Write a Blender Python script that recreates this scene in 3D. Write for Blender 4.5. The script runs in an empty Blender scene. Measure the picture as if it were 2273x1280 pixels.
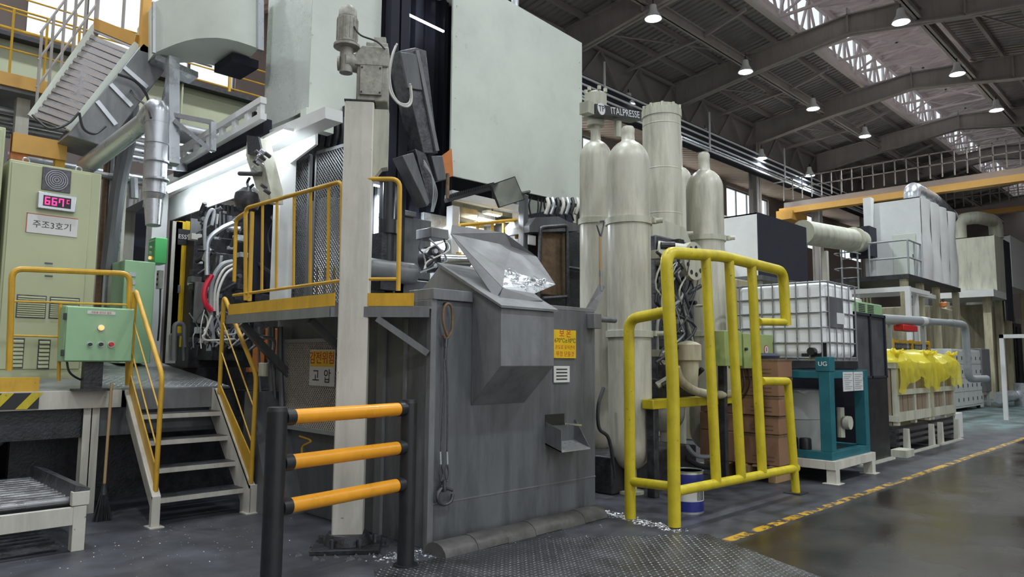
import bpy, math, random
from mathutils import Vector, Matrix
R = random.Random(7)
C = bpy.context.scene.collection
sc = bpy.context.scene
PI = math.pi

# ---------------------------------------------------------------- camera
FP, W, H, CH = 1600.0, 2273, 1280, 1.5
_p, _r, _s = math.radians(5.6), 0.0083, 2 ** -.5
FWD = Vector((_s * math.cos(_p), _s * math.cos(_p), math.sin(_p)))
_R0 = Vector((_s, -_s, 0)); _U0 = _R0.cross(FWD)
RT = math.cos(_r) * _R0 + math.sin(_r) * _U0
UP = -math.sin(_r) * _R0 + math.cos(_r) * _U0
EYE = Vector((0, 0, CH))
cam = bpy.data.cameras.new('camera'); cam_o = bpy.data.objects.new('camera', cam); C.objects.link(cam_o)
cam.sensor_width = 36; cam.sensor_fit = 'HORIZONTAL'; cam.lens = FP / W * 36; cam.clip_end = 400; cam.clip_start = .05
cam_o.matrix_world = Matrix(((RT.x, UP.x, -FWD.x, 0), (RT.y, UP.y, -FWD.y, 0), (RT.z, UP.z, -FWD.z, CH), (0, 0, 0, 1)))
sc.camera = cam_o
# survey helpers: turn a measured pixel into a point on a known plane
def ray(x, y): return FWD + RT * ((x - W / 2) / FP) - UP * ((y - H / 2) / FP)
def oX(x, y, v): d = ray(x, y); return EYE + d * (v / d.x)
def oY(x, y, v): d = ray(x, y); return EYE + d * (v / d.y)
def oZ(x, y, v=0.0): d = ray(x, y); return EYE + d * ((v - CH) / d.z)
def pr(p):
    v = Vector(p) - EYE; d = v.dot(FWD); return (W / 2 + FP * v.dot(RT) / d, H / 2 - FP * v.dot(UP) / d)
def zat(x, y, py):                       # height of pixel row py above ground point x, y
    a, b = -2.0, 20.0
    for _ in range(40):
        m = (a + b) / 2
        if pr((x, y, m))[1] > py: a = m
        else: b = m
    return a

# ---------------------------------------------------------------- light and exposure
world = bpy.data.worlds.new('overcast_sky'); sc.world = world; world.use_nodes = True
bgn = world.node_tree.nodes['Background']; bgn.inputs[0].default_value = (.93, .97, 1.0, 1); bgn.inputs[1].default_value = 1.0
sc.view_settings.view_transform = 'Standard'; sc.view_settings.look = 'None'
sc.view_settings.exposure = 0.52; sc.view_settings.gamma = 1.0; sc.view_settings.use_curve_mapping = False
LAMP_W = 420

# ---------------------------------------------------------------- materials
MAT = {}
def mat(name, col, rough=.55, metal=0, var=.15, scale=3.0, dirt=0.0, dirtcol=(.05, .045, .04), bump=.0, bscale=40, chips=0.0, chipcol=(.05, .05, .05), stretch=1.0, emit=None, es=1.0, rv=.12, stain=0.0, pale=0.0):
    if name in MAT: return MAT[name]
    m = bpy.data.materials.new(name); m.use_nodes = True
    nt = m.node_tree; N = nt.nodes; L = nt.links; b = N['Principled BSDF']
    b.inputs['Metallic'].default_value = metal
    tc = N.new('ShaderNodeTexCoord'); mp = N.new('ShaderNodeMapping'); mp.inputs['Scale'].default_value = (1, 1, 1 / stretch)
    geo = N.new('ShaderNodeNewGeometry'); L.new(geo.outputs['Position'], mp.inputs[0])
    n1 = N.new('ShaderNodeTexNoise'); n1.inputs['Scale'].default_value = scale; n1.inputs['Detail'].default_value = 8; n1.inputs['Roughness'].default_value = .65
    L.new(mp.outputs[0], n1.inputs[0])
    cr = N.new('ShaderNodeValToRGB')
    cr.color_ramp.elements[0].position = .3; cr.color_ramp.elements[1].position = .72
    cr.color_ramp.elements[0].color = tuple(c * (1 - var) for c in col) + (1,)
    cr.color_ramp.elements[1].color = tuple(min(1, c * (1 + var)) for c in col) + (1,)
    L.new(n1.outputs[0], cr.inputs[0]); last = cr.outputs[0]
    def layer(sc_, lo, hi, amt, c, det=10, mpn=mp):
        nonlocal last
        n = N.new('ShaderNodeTexNoise'); n.inputs['Scale'].default_value = sc_; n.inputs['Detail'].default_value = det; n.inputs['Roughness'].default_value = .7
        L.new(mpn.outputs[0], n.inputs[0])
        r = N.new('ShaderNodeMapRange'); r.inputs[1].default_value = lo; r.inputs[2].default_value = hi; r.inputs[4].default_value = amt
        L.new(n.outputs[0], r.inputs[0])
        mx = N.new('ShaderNodeMix'); mx.data_type = 'RGBA'; L.new(r.outputs[0], mx.inputs[0]); L.new(last, mx.inputs[6]); mx.inputs[7].default_value = tuple(c) + (1,)
        last = mx.outputs[2]
    if dirt: layer(scale * 1.7, .47, .72, dirt, dirtcol)
    if stain or pale:
        m2 = N.new('ShaderNodeMapping'); m2.inputs['Scale'].default_value = (1, 1, .12); L.new(geo.outputs['Position'], m2.inputs[0])
        if stain: layer(5.5, .46, .66, stain, tuple(c * .38 for c in col), 8, m2)
        if pale: layer(4.1, .50, .70, pale, tuple(min(.9, c * 1.9) for c in col), 8, m2)
    if chips: layer(26, .68 - .03 * chips, .70, .85, chipcol, 8)
    L.new(last, b.inputs['Base Color'])
    rr = N.new('ShaderNodeMapRange'); rr.inputs[1].default_value = .3; rr.inputs[2].default_value = .7
    rr.inputs[3].default_value = max(.03, rough - rv); rr.inputs[4].default_value = min(1, rough + rv)
    L.new(n1.outputs[0], rr.inputs[0]); L.new(rr.outputs[0], b.inputs['Roughness'])
    if bump:
        nb = N.new('ShaderNodeTexNoise'); nb.inputs['Scale'].default_value = bscale; nb.inputs['Detail'].default_value = 5
        L.new(mp.outputs[0], nb.inputs[0]); bp = N.new('ShaderNodeBump'); bp.inputs['Strength'].default_value = bump; bp.inputs['Distance'].default_value = .02
        L.new(nb.outputs[0], bp.inputs['Height']); L.new(bp.outputs[0], b.inputs['Normal'])
    if emit:
        b.inputs['Emission Color'].default_value = tuple(emit) + (1,); b.inputs['Emission Strength'].default_value = es
    MAT[name] = m; return m

hood = mat('hood_white_paint', (.62, .66, .59), .38, 0, .07, 1.3, .18, (.38, .40, .36), .12, 2.2)
hoodm = mat('hood_brushed_sheet', (.66, .70, .67), .30, .25, .03, 1.5, 0.0, (.40, .43, .41), .55, 3.5)
cream = mat('cream_machine_paint', (.52, .52, .42), .5, 0, .08, 3, .35, (.30, .28, .22), .05, 30, stretch=4, stain=.5)
tankm = mat('accumulator_grey_green', (.56, .54, .45), .36, 0, .08, 3, .45, (.24, .24, .18), .04, 30, stretch=5, stain=.55)
beige = mat('beige_column_paint', (.60, .58, .51), .5, 0, .06, 2, .18, (.30, .27, .2), .03, 30, .5, (.12, .1, .08), stain=.35)
furn = mat('furnace_grey_paint', (.135, .142, .15), .42, .15, .14, 1.8, .45, (.05, .05, .05), .06, 12, stretch=3, stain=.45, pale=.4)
furn2 = mat('furnace_light_grey', (.20, .205, .21), .4, .15, .12, 2.5, .3, (.09, .09, .09), .05, 14, stain=.4, pale=.25)
steel = mat('worn_steel_sheet', (.30, .30, .31), .38, .7, .2, 5, .3, (.10, .10, .10), .15, 20)
alu = mat('splashed_aluminium', (.62, .63, .65), .3, .9, .2, 14, .5, (.2, .2, .2), bump=.35, bscale=60)
galv = mat('galvanised_duct', (.52, .54, .57), .32, .7, .06, 6, .08, (.4, .41, .43), .02, 12)
dark = mat('dark_oily_steel', (.045, .045, .05), .45, .3, .5, 9, .5, (.015, .015, .015), .3, 40)
darkm = mat('dark_hydraulic_metal', (.10, .10, .11), .4, .6, .5, 12, .4, (.03, .03, .03), .2, 40)
black = mat('black_plastic', (.018, .019, .021), .42, 0, .2, 6)
curt = mat('black_curtain', (.014, .016, .028), .85, 0, .3, 4, bump=.2, bscale=3)
yel = mat('rail_yellow_paint', (.66, .38, .03), .42, 0, .1, 5, .25, (.36, .20, .04), .03, 40, .9, (.10, .07, .04), stain=.3)
lemon = mat('guard_lemon_paint', (.62, .50, .02), .42, 0, .12, 5, .25, (.30, .25, .03), .05, 30, 1.9, (.08, .06, .03), stain=.35)
amber = mat('barrier_amber_plastic', (.85, .36, .02), .33, 0, .08, 5, .2, (.5, .2, .03), .03, 30)
cabg = mat('cabinet_pale_green', (.47, .50, .31), .42, 0, .04, 2, .12, (.36, .40, .27))
boxg = mat('box_mint_green', (.30, .50, .29), .4, 0, .05, 3, .12, (.22, .34, .2))
brightg = mat('bright_green_box', (.10, .52, .16), .4, 0, .05, 3)
olive = mat('junction_box_green', (.32, .40, .14), .45, 0, .08, 4, .25, (.2, .22, .1))
teal = mat('teal_stand_paint', (.015, .13, .16), .45, 0, .12, 4, .25, (.01, .05, .06))
white = mat('white_paint', (.70, .71, .70), .45, 0, .05, 3, .12, (.5, .5, .48))
plas = mat('white_tank_plastic', (.88, .90, .90), .4, 0, .04, 3)
locker = mat('locker_white', (.60, .62, .60), .4, 0, .03, 3)
rubber = mat('rubber_hose', (.03, .03, .033), .5, 0, .3, 12)
hosew = mat('pale_hose', (.62, .60, .55), .45, 0, .1, 12)
hoseg = mat('grey_hose', (.32, .34, .35), .4, 0, .1, 12)
redp = mat('red_hose', (.65, .02, .05), .4, 0, .1, 6)
orange = mat('orange_paint', (.60, .20, .05), .5, 0, .15, 5, .3, (.3, .1, .03))
wood = mat('broom_wood', (.36, .24, .12), .6, 0, .2, 20, stretch=8)
card = mat('brown_cardboard', (.26, .14, .08), .75, 0, .1, 4)
rust = mat('rusty_brown', (.16, .10, .06), .65, .1, .4, 8, .4, (.3, .24, .1))
chrome = mat('chrome_rod', (.75, .77, .80), .18, 1, .05, 5)
film = mat('yellow_film', (.75, .66, .08), .3, 0, .1, 6)
red = mat('red_button', (.6, .02, .02), .35, 0, .05, 5)
glassd = mat('dark_window_pane', (.075, .08, .085), .4, 0, .2, 3)
mirr = mat('mirror_glass', (.55, .6, .62), .05, 1, .05, 3)
signw = mat('sign_white', (.66, .66, .64), .4, 0, .04, 5)
signy = mat('sign_yellow', (.78, .50, .02), .4, 0, .08, 5, .1)
inkk = mat('black_ink', (.02, .02, .02), .5)
inkr = mat('red_ink', (.5, .03, .02), .5)
inkw = mat('white_ink', (.75, .76, .76), .5)
paper = mat('paper', (.62, .63, .62), .6)
plate = mat('floor_plate_steel', (.085, .085, .09), .38, .55, .3, 3, .3, (.035, .035, .035))
platel = mat('worn_plate_steel', (.30, .31, .31), .38, .5, .2, 4, .2, (.14, .14, .14), .1, 30)
roofm = mat('roof_sheet_grey', (.30, .285, .28), .6, .1, .12, 1.2)
beamm = mat('roof_beam_paint', (.34, .31, .29), .55, 0, .1, .8, .2, (.22, .2, .19), stain=.25)
purl = mat('purlin_paint', (.30, .27, .26), .55, 0, .1, 1)
tanr = mat('tan_roof_sheet', (.66, .50, .38), .6, 0, .08, 1)
lantm = mat('lantern_pale_sheet', (.66, .58, .58), .6, 0, .1, 1)
wallm = mat('hall_wall_render', (.44, .38, .36), .7, 0, .06, 1)
gird = mat('crane_girder_green', (.42, .44, .30), .5, 0, .06, 1, .15, (.3, .3, .22))
crane = mat('crane_yellow', (.62, .34, .08), .5, 0, .1, 2)
sandbox = mat('machine_ochre_grime', (.48, .44, .30), .55, 0, .12, 2, .5, (.16, .10, .05), stretch=4, stain=.6)
grime = mat('grimy_hoist_paint', (.36, .35, .30), .55, .1, .2, 9, .65, (.10, .09, .08), .15, 30)
galvd = mat('dull_mesh_soffit', (.26, .25, .26), .6, .2, .25, 9, bump=.5, bscale=90)
scoopm = mat('scoop_sheet', (.16, .16, .165), .5, .35, .15, 6, .35, (.08, .08, .08), .1, 20)
kerbm = mat('dirty_kerb_steel', (.11, .105, .10), .5, .2, .35, 4, .5, (.05, .045, .04), .3, 18)
loz = mat('lozenge_steel', (.16, .16, .165), .35, .6, .3, 3)
dross = mat('dross_flakes', (.55, .56, .58), .35, .6, .2, 30)
lampw = mat('lamp_lens', (.9, .95, 1), .3, emit=(.82, .95, 1.0), es=45)
tubee = mat('tube_light', (.9, .95, 1), .3, emit=(.85, .93, 1.0), es=7)
led = mat('led_red_digits', (.6, .02, .1), .4, emit=(1.0, .03, .22), es=1.6)
ledo = mat('indicator_lamp', (.8, .3, .1), .4, emit=(1.0, .35, .12), es=1.2)

def floor_mat():
    m = bpy.data.materials.new('concrete_floor'); m.use_nodes = True
    nt = m.node_tree; N = nt.nodes; L = nt.links; b = N['Principled BSDF']
    geo = N.new('ShaderNodeNewGeometry')
    def noise(s, d=8, r=.6, vec=None):
        n = N.new('ShaderNodeTexNoise'); n.inputs['Scale'].default_value = s; n.inputs['Detail'].default_value = d; n.inputs['Roughness'].default_value = r
        L.new(vec or geo.outputs['Position'], n.inputs[0]); return n.outputs[0]
    def mr(src, a, b_, c, d):
        n = N.new('ShaderNodeMapRange'); L.new(src, n.inputs[0])
        for i, v in enumerate((a, b_, c, d)): n.inputs[i + 1].default_value = v
        return n.outputs[0]
    def mix(f, a, c):
        n = N.new('ShaderNodeMix'); n.data_type = 'RGBA'
        if isinstance(f, float): n.inputs[0].default_value = f
        else: L.new(f, n.inputs[0])
        for s, v in ((6, a), (7, c)):
            if isinstance(v, tuple): n.inputs[s].default_value = v + (1,)
            else: L.new(v, n.inputs[s])
        return n.outputs[2]
    def math_(op, a, c):
        n = N.new('ShaderNodeMath'); n.operation = op
        for i, v in enumerate((a, c)):
            if isinstance(v, (int, float)): n.inputs[i].default_value = v
            else: L.new(v, n.inputs[i])
        return n.outputs[0]
    sp = N.new('ShaderNodeSeparateXYZ'); L.new(geo.outputs['Position'], sp.inputs[0])
    aisle = mix(mr(noise(1.3, 10), .35, .7, 0, 1), (.022, .018, .015), (.036, .030, .026))
    oily = mix(mr(noise(2.2, 10), .35, .7, 0, 1), (.036, .038, .046), (.085, .088, .102))
    yw = math_('ADD', sp.outputs[1], mr(noise(3, 4), 0, 1, -.12, .12))
    f = mr(yw, 2.98, 3.12, 0, 1)
    col = mix(f, aisle, oily)
    # faded painted line at the aisle edge (worn away in places)
    d = math_('ABSOLUTE', math_('SUBTRACT', sp.outputs[1], 3.12), 0)
    ln = mr(d, .045, .055, 1, 0)
    wear = mr(noise(5.5, 8, .75), .47, .53, 0, 1)
    fx = mr(sp.outputs[0], 5.4, 5.8, 0, 1)
    ln = math_('MULTIPLY', math_('MULTIPLY', ln, wear), fx)
    col = mix(ln, col, (.62, .36, .03))
    # worn green lane far away
    gx = mr(sp.outputs[0], 18, 20, 0, 1); gy = mr(sp.outputs[1], 3.4, 3.7, 0, 1)
    gm = math_('MULTIPLY', math_('MULTIPLY', gx, gy), mr(noise(1.2, 8, .7), .42, .6, .15, .8))
    col = mix(gm, col, (.16, .24, .23))
    sv = N.new('ShaderNodeTexVoronoi'); sv.inputs['Scale'].default_value = 9; L.new(geo.outputs['Position'], sv.inputs[0])
    L.new(col, b.inputs['Base Color'])
    n2 = noise(.9, 3, .5)
    ro = mr(n2, .35, .65, .13, .36)
    ro2 = mr(n2, .35, .65, .34, .62)
    rm = N.new('ShaderNodeMix'); rm.data_type = 'FLOAT'; L.new(f, rm.inputs[0]); L.new(ro, rm.inputs[2]); L.new(ro2, rm.inputs[3])
    L.new(rm.outputs[0], b.inputs['Roughness'])
    b.inputs['Specular IOR Level'].default_value = .36
    bp = N.new('ShaderNodeBump'); bp.inputs['Strength'].default_value = .12; bp.inputs['Distance'].default_value = .01
    L.new(noise(30, 6), bp.inputs['Height']); L.new(bp.outputs[0], b.inputs['Normal'])
    return m
floorm = floor_mat()

def mesh_mat():      # expanded metal: real holes cut by a procedural lattice would be geometry; kept for translucent film only
    m = bpy.data.materials.new('pane_polycarbonate'); m.use_nodes = True
    nt = m.node_tree; N = nt.nodes; L = nt.links; out = N['Material Output']
    t = N.new('ShaderNodeBsdfTransparent'); t.inputs[0].default_value = (.92, .94, .95, 1)
    d = N.new('ShaderNodeBsdfTranslucent'); d.inputs[0].default_value = (.85, .88, .9, 1)
    mx = N.new('ShaderNodeMixShader'); mx.inputs[0].default_value = .25; L.new(t.outputs[0], mx.inputs[1]); L.new(d.outputs[0], mx.inputs[2]); L.new(mx.outputs[0], out.inputs[0])
    return m
pane_m = mesh_mat()
def film_mat():
    m = bpy.data.materials.new('yellow_plastic_film'); m.use_nodes = True
    nt = m.node_tree; N = nt.nodes; L = nt.links; out = N['Material Output']; b = N['Principled BSDF']
    b.inputs['Base Color'].default_value = (.86, .76, .10, 1); b.inputs['Roughness'].default_value = .25
    tl = N.new('ShaderNodeBsdfTranslucent'); tl.inputs[0].default_value = (.9, .78, .1, 1)
    a = N.new('ShaderNodeMixShader'); a.inputs[0].default_value = .35; L.new(b.outputs[0], a.inputs[1]); L.new(tl.outputs[0], a.inputs[2])
    t = N.new('ShaderNodeBsdfTransparent'); t.inputs[0].default_value = (1, .97, .6, 1)
    mx = N.new('ShaderNodeMixShader'); mx.inputs[0].default_value = .38; L.new(a.outputs[0], mx.inputs[1]); L.new(t.outputs[0], mx.inputs[2]); L.new(mx.outputs[0], out.inputs[0])
    return m
filmm = film_mat()

# ---------------------------------------------------------------- mesh building
ORG = {}
def V(*a): return Vector(a[0]) if len(a) == 1 else Vector(a)
class MB:
    def __init__(s): s.v = []; s.f = []; s.mi = []; s.cur = 0
    def add(s, vs, fs):
        n = len(s.v); s.v += [Vector(q) for q in vs]; s.f += [tuple(i + n for i in f) for f in fs]; s.mi += [s.cur] * len(fs); return s
    def box(s, x0, y0, z0, x1, y1, z1):
        return s.hexa([(x0, y0, z0), (x1, y0, z0), (x1, y1, z0), (x0, y1, z0)], [(x0, y0, z1), (x1, y0, z1), (x1, y1, z1), (x0, y1, z1)])
    def hexa(s, lo, hi):
        return s.prism_pts(lo, hi)
    def prism_pts(s, a, b):
        n = len(a); vs = list(a) + list(b)
        fs = [tuple(reversed(range(n))), tuple(range(n, 2 * n))] + [(i, (i + 1) % n, n + (i + 1) % n, n + i) for i in range(n)]
        return s.add(vs, fs)
    def prism(s, pts, off):                      # polygon swept by a vector
        off = Vector(off); a = [Vector(q) for q in pts]; return s.prism_pts(a, [q + off for q in a])
    def bar(s, p, q, w, h=None, up=(0, 0, 1)):   # rectangular bar, w across, h along 'up'
        h = h or w; p = Vector(p); q = Vector(q); d = (q - p).normalized(); u = Vector(up)
        if abs(d.dot(u)) > .98: u = Vector((1, 0, 0))
        a = d.cross(u).normalized(); b = a.cross(d).normalized(); a *= w / 2; b *= h / 2
        return s.prism_pts([p - a - b, p + a - b, p + a + b, p - a + b], [q - a - b, q + a - b, q + a + b, q - a + b])
    def cyl(s, p, q, r, n=12, r2=None, cap=True):
        p = Vector(p); q = Vector(q); r2 = r if r2 is None else r2
        d = (q - p).normalized(); u = Vector((0, 0, 1)) if abs(d.z) < .95 else Vector((1, 0, 0))
        a = d.cross(u).normalized(); b = d.cross(a).normalized()
        vs = [p + (a * math.cos(t) + b * math.sin(t)) * r for t in [2 * PI * i / n for i in range(n)]] + [q + (a * math.cos(t) + b * math.sin(t)) * r2 for t in [2 * PI * i / n for i in range(n)]]
        fs = [(i, n + i, n + (i + 1) % n, (i + 1) % n) for i in range(n)]
        if cap: fs += [tuple(range(n)), tuple(reversed(range(n, 2 * n)))]
        return s.add(vs, fs)
    def tube(s, pts, r, n=8, smooth=True, k=5, cap=True):
        P = [Vector(q) for q in pts]
        if smooth and len(P) > 2:
            Q = []
            for i in range(len(P) - 1):
                a = P[max(i - 1, 0)]; b = P[i]; c = P[i + 1]; d = P[min(i + 2, len(P) - 1)]
                for j in range(k):
                    t = j / k; Q.append(.5 * ((2 * b) + (c - a) * t + (2 * a - 5 * b + 4 * c - d) * t * t + (3 * b - a - 3 * c + d) * t ** 3))
            Q.append(P[-1]); P = Q
        vs = []; fs = []; pa = None
        for i, p in enumerate(P):
            d = (P[min(i + 1, len(P) - 1)] - P[max(i - 1, 0)])
            d = d.normalized() if d.length > 1e-7 else Vector((0, 0, 1))
            if pa is None:
                u = Vector((0, 0, 1)) if abs(d.z) < .95 else Vector((1, 0, 0)); a = d.cross(u).normalized()
            else: a = (pa - d * pa.dot(d)).normalized()
            pa = a; b = d.cross(a)
            vs += [p + (a * math.cos(2 * PI * j / n) + b * math.sin(2 * PI * j / n)) * r for j in range(n)]
        for i in range(len(P) - 1):
            fs += [(i * n + j, i * n + (j + 1) % n, (i + 1) * n + (j + 1) % n, (i + 1) * n + j) for j in range(n)]
        if cap: fs += [tuple(reversed(range(n))), tuple(range((len(P) - 1) * n, len(P) * n))]
        return s.add(vs, fs)
    def bend(s, pts, r, rad=.12, n=12):          # pipe with rounded corners
        P = [Vector(q) for q in pts]; Q = [P[0]]
        for i in range(1, len(P) - 1):
            a = (P[i - 1] - P[i]); b = (P[i + 1] - P[i]); k = min(rad, a.length * .45, b.length * .45)
            p0 = P[i] + a.normalized() * k; p1 = P[i] + b.normalized() * k
            for j in range(6):
                t = j / 5; Q.append((1 - t) ** 2 * p0 + 2 * t * (1 - t) * P[i] + t * t * p1)
        Q.append(P[-1]); return s.tube(Q, r, n, smooth=False)
    def lathe(s, prof, cx, cy, n=32, z0=0):      # profile of (radius, z)
        vs = []; fs = []
        for r_, z in prof: vs += [(cx + r_ * math.cos(2 * PI * j / n), cy + r_ * math.sin(2 * PI * j / n), z0 + z) for j in range(n)]
        for i in range(len(prof) - 1): fs += [(i * n + j, i * n + (j + 1) % n, (i + 1) * n + (j + 1) % n, (i + 1) * n + j) for j in range(n)]
        fs += [tuple(reversed(range(n))), tuple(range((len(prof) - 1) * n, len(prof) * n))]
        return s.add(vs, fs)
    def sheet(s, P, th=.006):                    # thin plate from a planar polygon
        P = [Vector(q) for q in P]; n = (P[1] - P[0]).cross(P[2] - P[0]).normalized() * th
        return s.prism(P, n)
    def build(s, name, m, parent=None, bev=0, smooth=True, org=None, **tg):
        xs = [q.x for q in s.v]; ys = [q.y for q in s.v]; zs = [q.z for q in s.v]
        if parent is not None: o_ = ORG[parent.name]
        else: o_ = Vector(org) if org else Vector(((min(xs) + max(xs)) / 2, (min(ys) + max(ys)) / 2, min(zs)))
        me = bpy.data.meshes.new(name); me.from_pydata([q - o_ for q in s.v], [], s.f); me.update()
        ms = m if isinstance(m, (list, tuple)) else [m]
        for q in ms: me.materials.append(q)
        if len(ms) > 1:
            for p, i in zip(me.polygons, s.mi): p.material_index = i
        if smooth:
            me.polygons.foreach_set('use_smooth', [True] * len(me.polygons)); me.set_sharp_from_angle(angle=math.radians(35))
        o = bpy.data.objects.new(name, me); C.objects.link(o)
        if parent is not None: o.parent = parent
        else: o.location = o_
        ORG[o.name] = o_
        if bev:
            b = o.modifiers.new('edge', 'BEVEL'); b.width = bev; b.segments = 2; b.limit_method = 'ANGLE'; b.angle_limit = math.radians(40)
        tag(o, **tg); return o
def tag(o, label=None, cat=None, group=None, kind=None):
    if label: o['label'] = label
    if cat: o['category'] = cat
    if group: o['group'] = group
    if kind: o['kind'] = kind
    return o
def thing(name, loc, label, cat, group=None):
    o = bpy.data.objects.new(name, None); C.objects.link(o); o.location = Vector(loc); o.empty_display_size = .1
    ORG[o.name] = Vector(loc); return tag(o, label, cat, group)
def struct(name, loc=(0, 0, 0)):
    o = bpy.data.objects.new(name, None); C.objects.link(o); o.location = Vector(loc); ORG[o.name] = Vector(loc); o['kind'] = 'structure'; return o
def copytree(o, dloc, label=None, parent=None):
    c = o.copy(); C.objects.link(c)
    if parent is None:
        c.location = o.location + Vector(dloc); ORG[c.name] = ORG[o.name] + Vector(dloc)
        if label: c['label'] = label
    else: c.parent = parent
    for ch in o.children: copytree(ch, dloc, parent=c)
    return c
def text(s, size, m, parent, at, xdir, up, name='lettering', th=.002, bold=0, al='CENTER', spacing=1.0):
    cu = bpy.data.curves.new('t', 'FONT'); cu.body = s; cu.size = size; cu.extrude = th; cu.align_x = al; cu.align_y = 'CENTER'; cu.offset = bold; cu.resolution_u = 3; cu.space_character = spacing
    t = bpy.data.objects.new('t', cu); C.objects.link(t)
    bpy.context.view_layer.update()
    me = bpy.data.meshes.new_from_object(t.evaluated_get(bpy.context.evaluated_depsgraph_get()))
    bpy.data.objects.remove(t); me.name = name; me.materials.clear(); me.materials.append(m)
    x = Vector(xdir).normalized(); n = x.cross(Vector(up)).normalized(); u = n.cross(x)
    o_ = ORG[parent.name]; a = Vector(at) - o_
    me.transform(Matrix(((x.x, u.x, n.x, a.x), (x.y, u.y, n.y, a.y), (x.z, u.z, n.z, a.z), (0, 0, 0, 1))))
    o = bpy.data.objects.new(name, me); C.objects.link(o); o.parent = parent; ORG[o.name] = o_; return o
def px(prof): return prof

# ================================================================ SETTING
MB().add([(-14, -22, 0), (75, -22, 0), (75, 26, 0), (-14, 26, 0)], [(0, 1, 2, 3)]).build('floor', floorm, kind='structure', smooth=False, org=(0, 0, 0))
# floor plate, kerb etc. are real objects further down
FR = [3.7, 10.2, 16.7, 23.0, 29.4, 36.0, 42.6, 49.2, 55.8]
ceil = struct('ceiling')
def corr(y0, z0, y1, z1, x0, x1, pitch, dep, name, m, parent):
    b = MB(); n = int((x1 - x0) / pitch); vs = []; fs = []
    for i in range(n):
        x = x0 + i * pitch
        for dx, dz in ((0, 0), (pitch * .42, 0), (pitch * .5, dep), (pitch * .92, dep)):
            vs += [(x + dx, y0, z0 + dz), (x + dx, y1, z1 + dz)]
    for i in range(len(vs) // 2 - 1): fs.append((2 * i, 2 * i + 1, 2 * i + 3, 2 * i + 2))
    b.add(vs, fs); return b.build(name, m, parent, smooth=False)
corr(14.7, 12.0, 10.0, 12.75, -6, 62, .25, .05, 'roof_sheet', roofm, ceil)
corr(6.2, 12.75, 1.8, 12.1, -6, 62, .25, .05, 'roof_sheet', roofm, ceil)
corr(1.8, 12.1, -7.5, 13.4, -6, 62, .5, .05, 'roof_sheet', roofm, ceil)
corr(20.2, 11.75, 14.75, 10.75, 2, 62, .42, .14, 'aisle_roof_sheet', tanr, ceil)
under = [(14.3, 10.95), (11.4, 11.4), (8, 11.8), (4.8, 11.3), (1.8, 10.95), (-2.2, 11.4), (-7.5, 12.4)]
over = [(14.3, 11.9), (11.4, 12.15), (8, 12.45), (4.8, 12.15), (1.8, 11.95), (-2.2, 12.15), (-7.5, 13.2)]
for X in FR:
    b = MB()
    for i in range(len(under) - 1):
        (ya, za), (yb, zb) = under[i], under[i + 1]; (yc, zc), (yd, zd) = over[i], over[i + 1]
        b.prism([(X - .03, ya, za), (X - .03, yb, zb), (X - .03, yd, zd), (X - .03, yc, zc)], (.06, 0, 0))
        b.prism([(X - .14, ya, za), (X - .14, yb, zb), (X - .14, yb, zb + .04), (X - .14, ya, za + .04)], (.28, 0, 0))
        b.prism([(X - .14, yc, zc - .04), (X - .14, yd, zd - .04), (X - .14, yd, zd), (X - .14, yc, zc)], (.28, 0, 0))
        if i: b.box(X - .14, ya - .02, za, X + .14, ya + .02, under[i][1] + .85)
    b.build('roof_beam', beamm, ceil, smooth=False)
def pl(y):   # roof underside height
    return 12.0 + (14.7 - y) / 4.7 * .75 if y > 8 else (12.75 - (6.2 - y) / 4.4 * .65 if y > 1.8 else 12.1 + (1.8 - y) / 9.3 * 1.3)
for y in (13.6, 12.5, 10.6, 5.2, 3.9, 2.9, .2, -2.2):
    MB().box(2, y - .05, pl(y) - .2, 62, y + .05, pl(y) - .02).build('roof_purlin', purl, ceil, smooth=False)
for y in (11.35, 6.0):
    b = MB(); b.box(0, y - .1, 11.62, 62, y + .1, 11.66).box(0, y - .1, 11.9, 62, y + .1, 11.94).box(0, y - .02, 11.62, 62, y + .02, 11.94)
    b.build('roof_girder', beamm, ceil, smooth=False)
for i, X in enumerate(FR[1:-1]):            # wind bracing rods between frames
    for ya, yb in ((14.0, 11.4), (6.1, 3.0)):
        MB().cyl((X + .1, ya, pl(ya) - .3), (X + 6.4, yb, pl(yb) - .3), .035, 6).build('brace_rod', purl, ceil)
    MB().bar((X + 3.2, 11.35, 11.8), (X + 3.2, 9.9, 12.2), .1).build('brace_bar', purl, ceil)
    MB().bar((X + 3.2, 11.35, 11.8), (X + 3.2, 14.4, 11.5), .1).build('brace_bar', purl, ceil)
# valley girder over the column line
b = MB(); b.box(2, 14.35, 10.5, 62, 14.45, 10.6).box(2, 14.35, 11.8, 62, 14.45, 11.9)
x = 2
while x < 61: b.bar((x, 14.4, 10.55), (x + 1.1, 14.4, 11.85), .07).bar((x + 1.1, 14.4, 11.85), (x + 2.2, 14.4, 10.55), .07); x += 2.2
b.build('valley_truss', purl, ceil, smooth=False)
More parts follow.
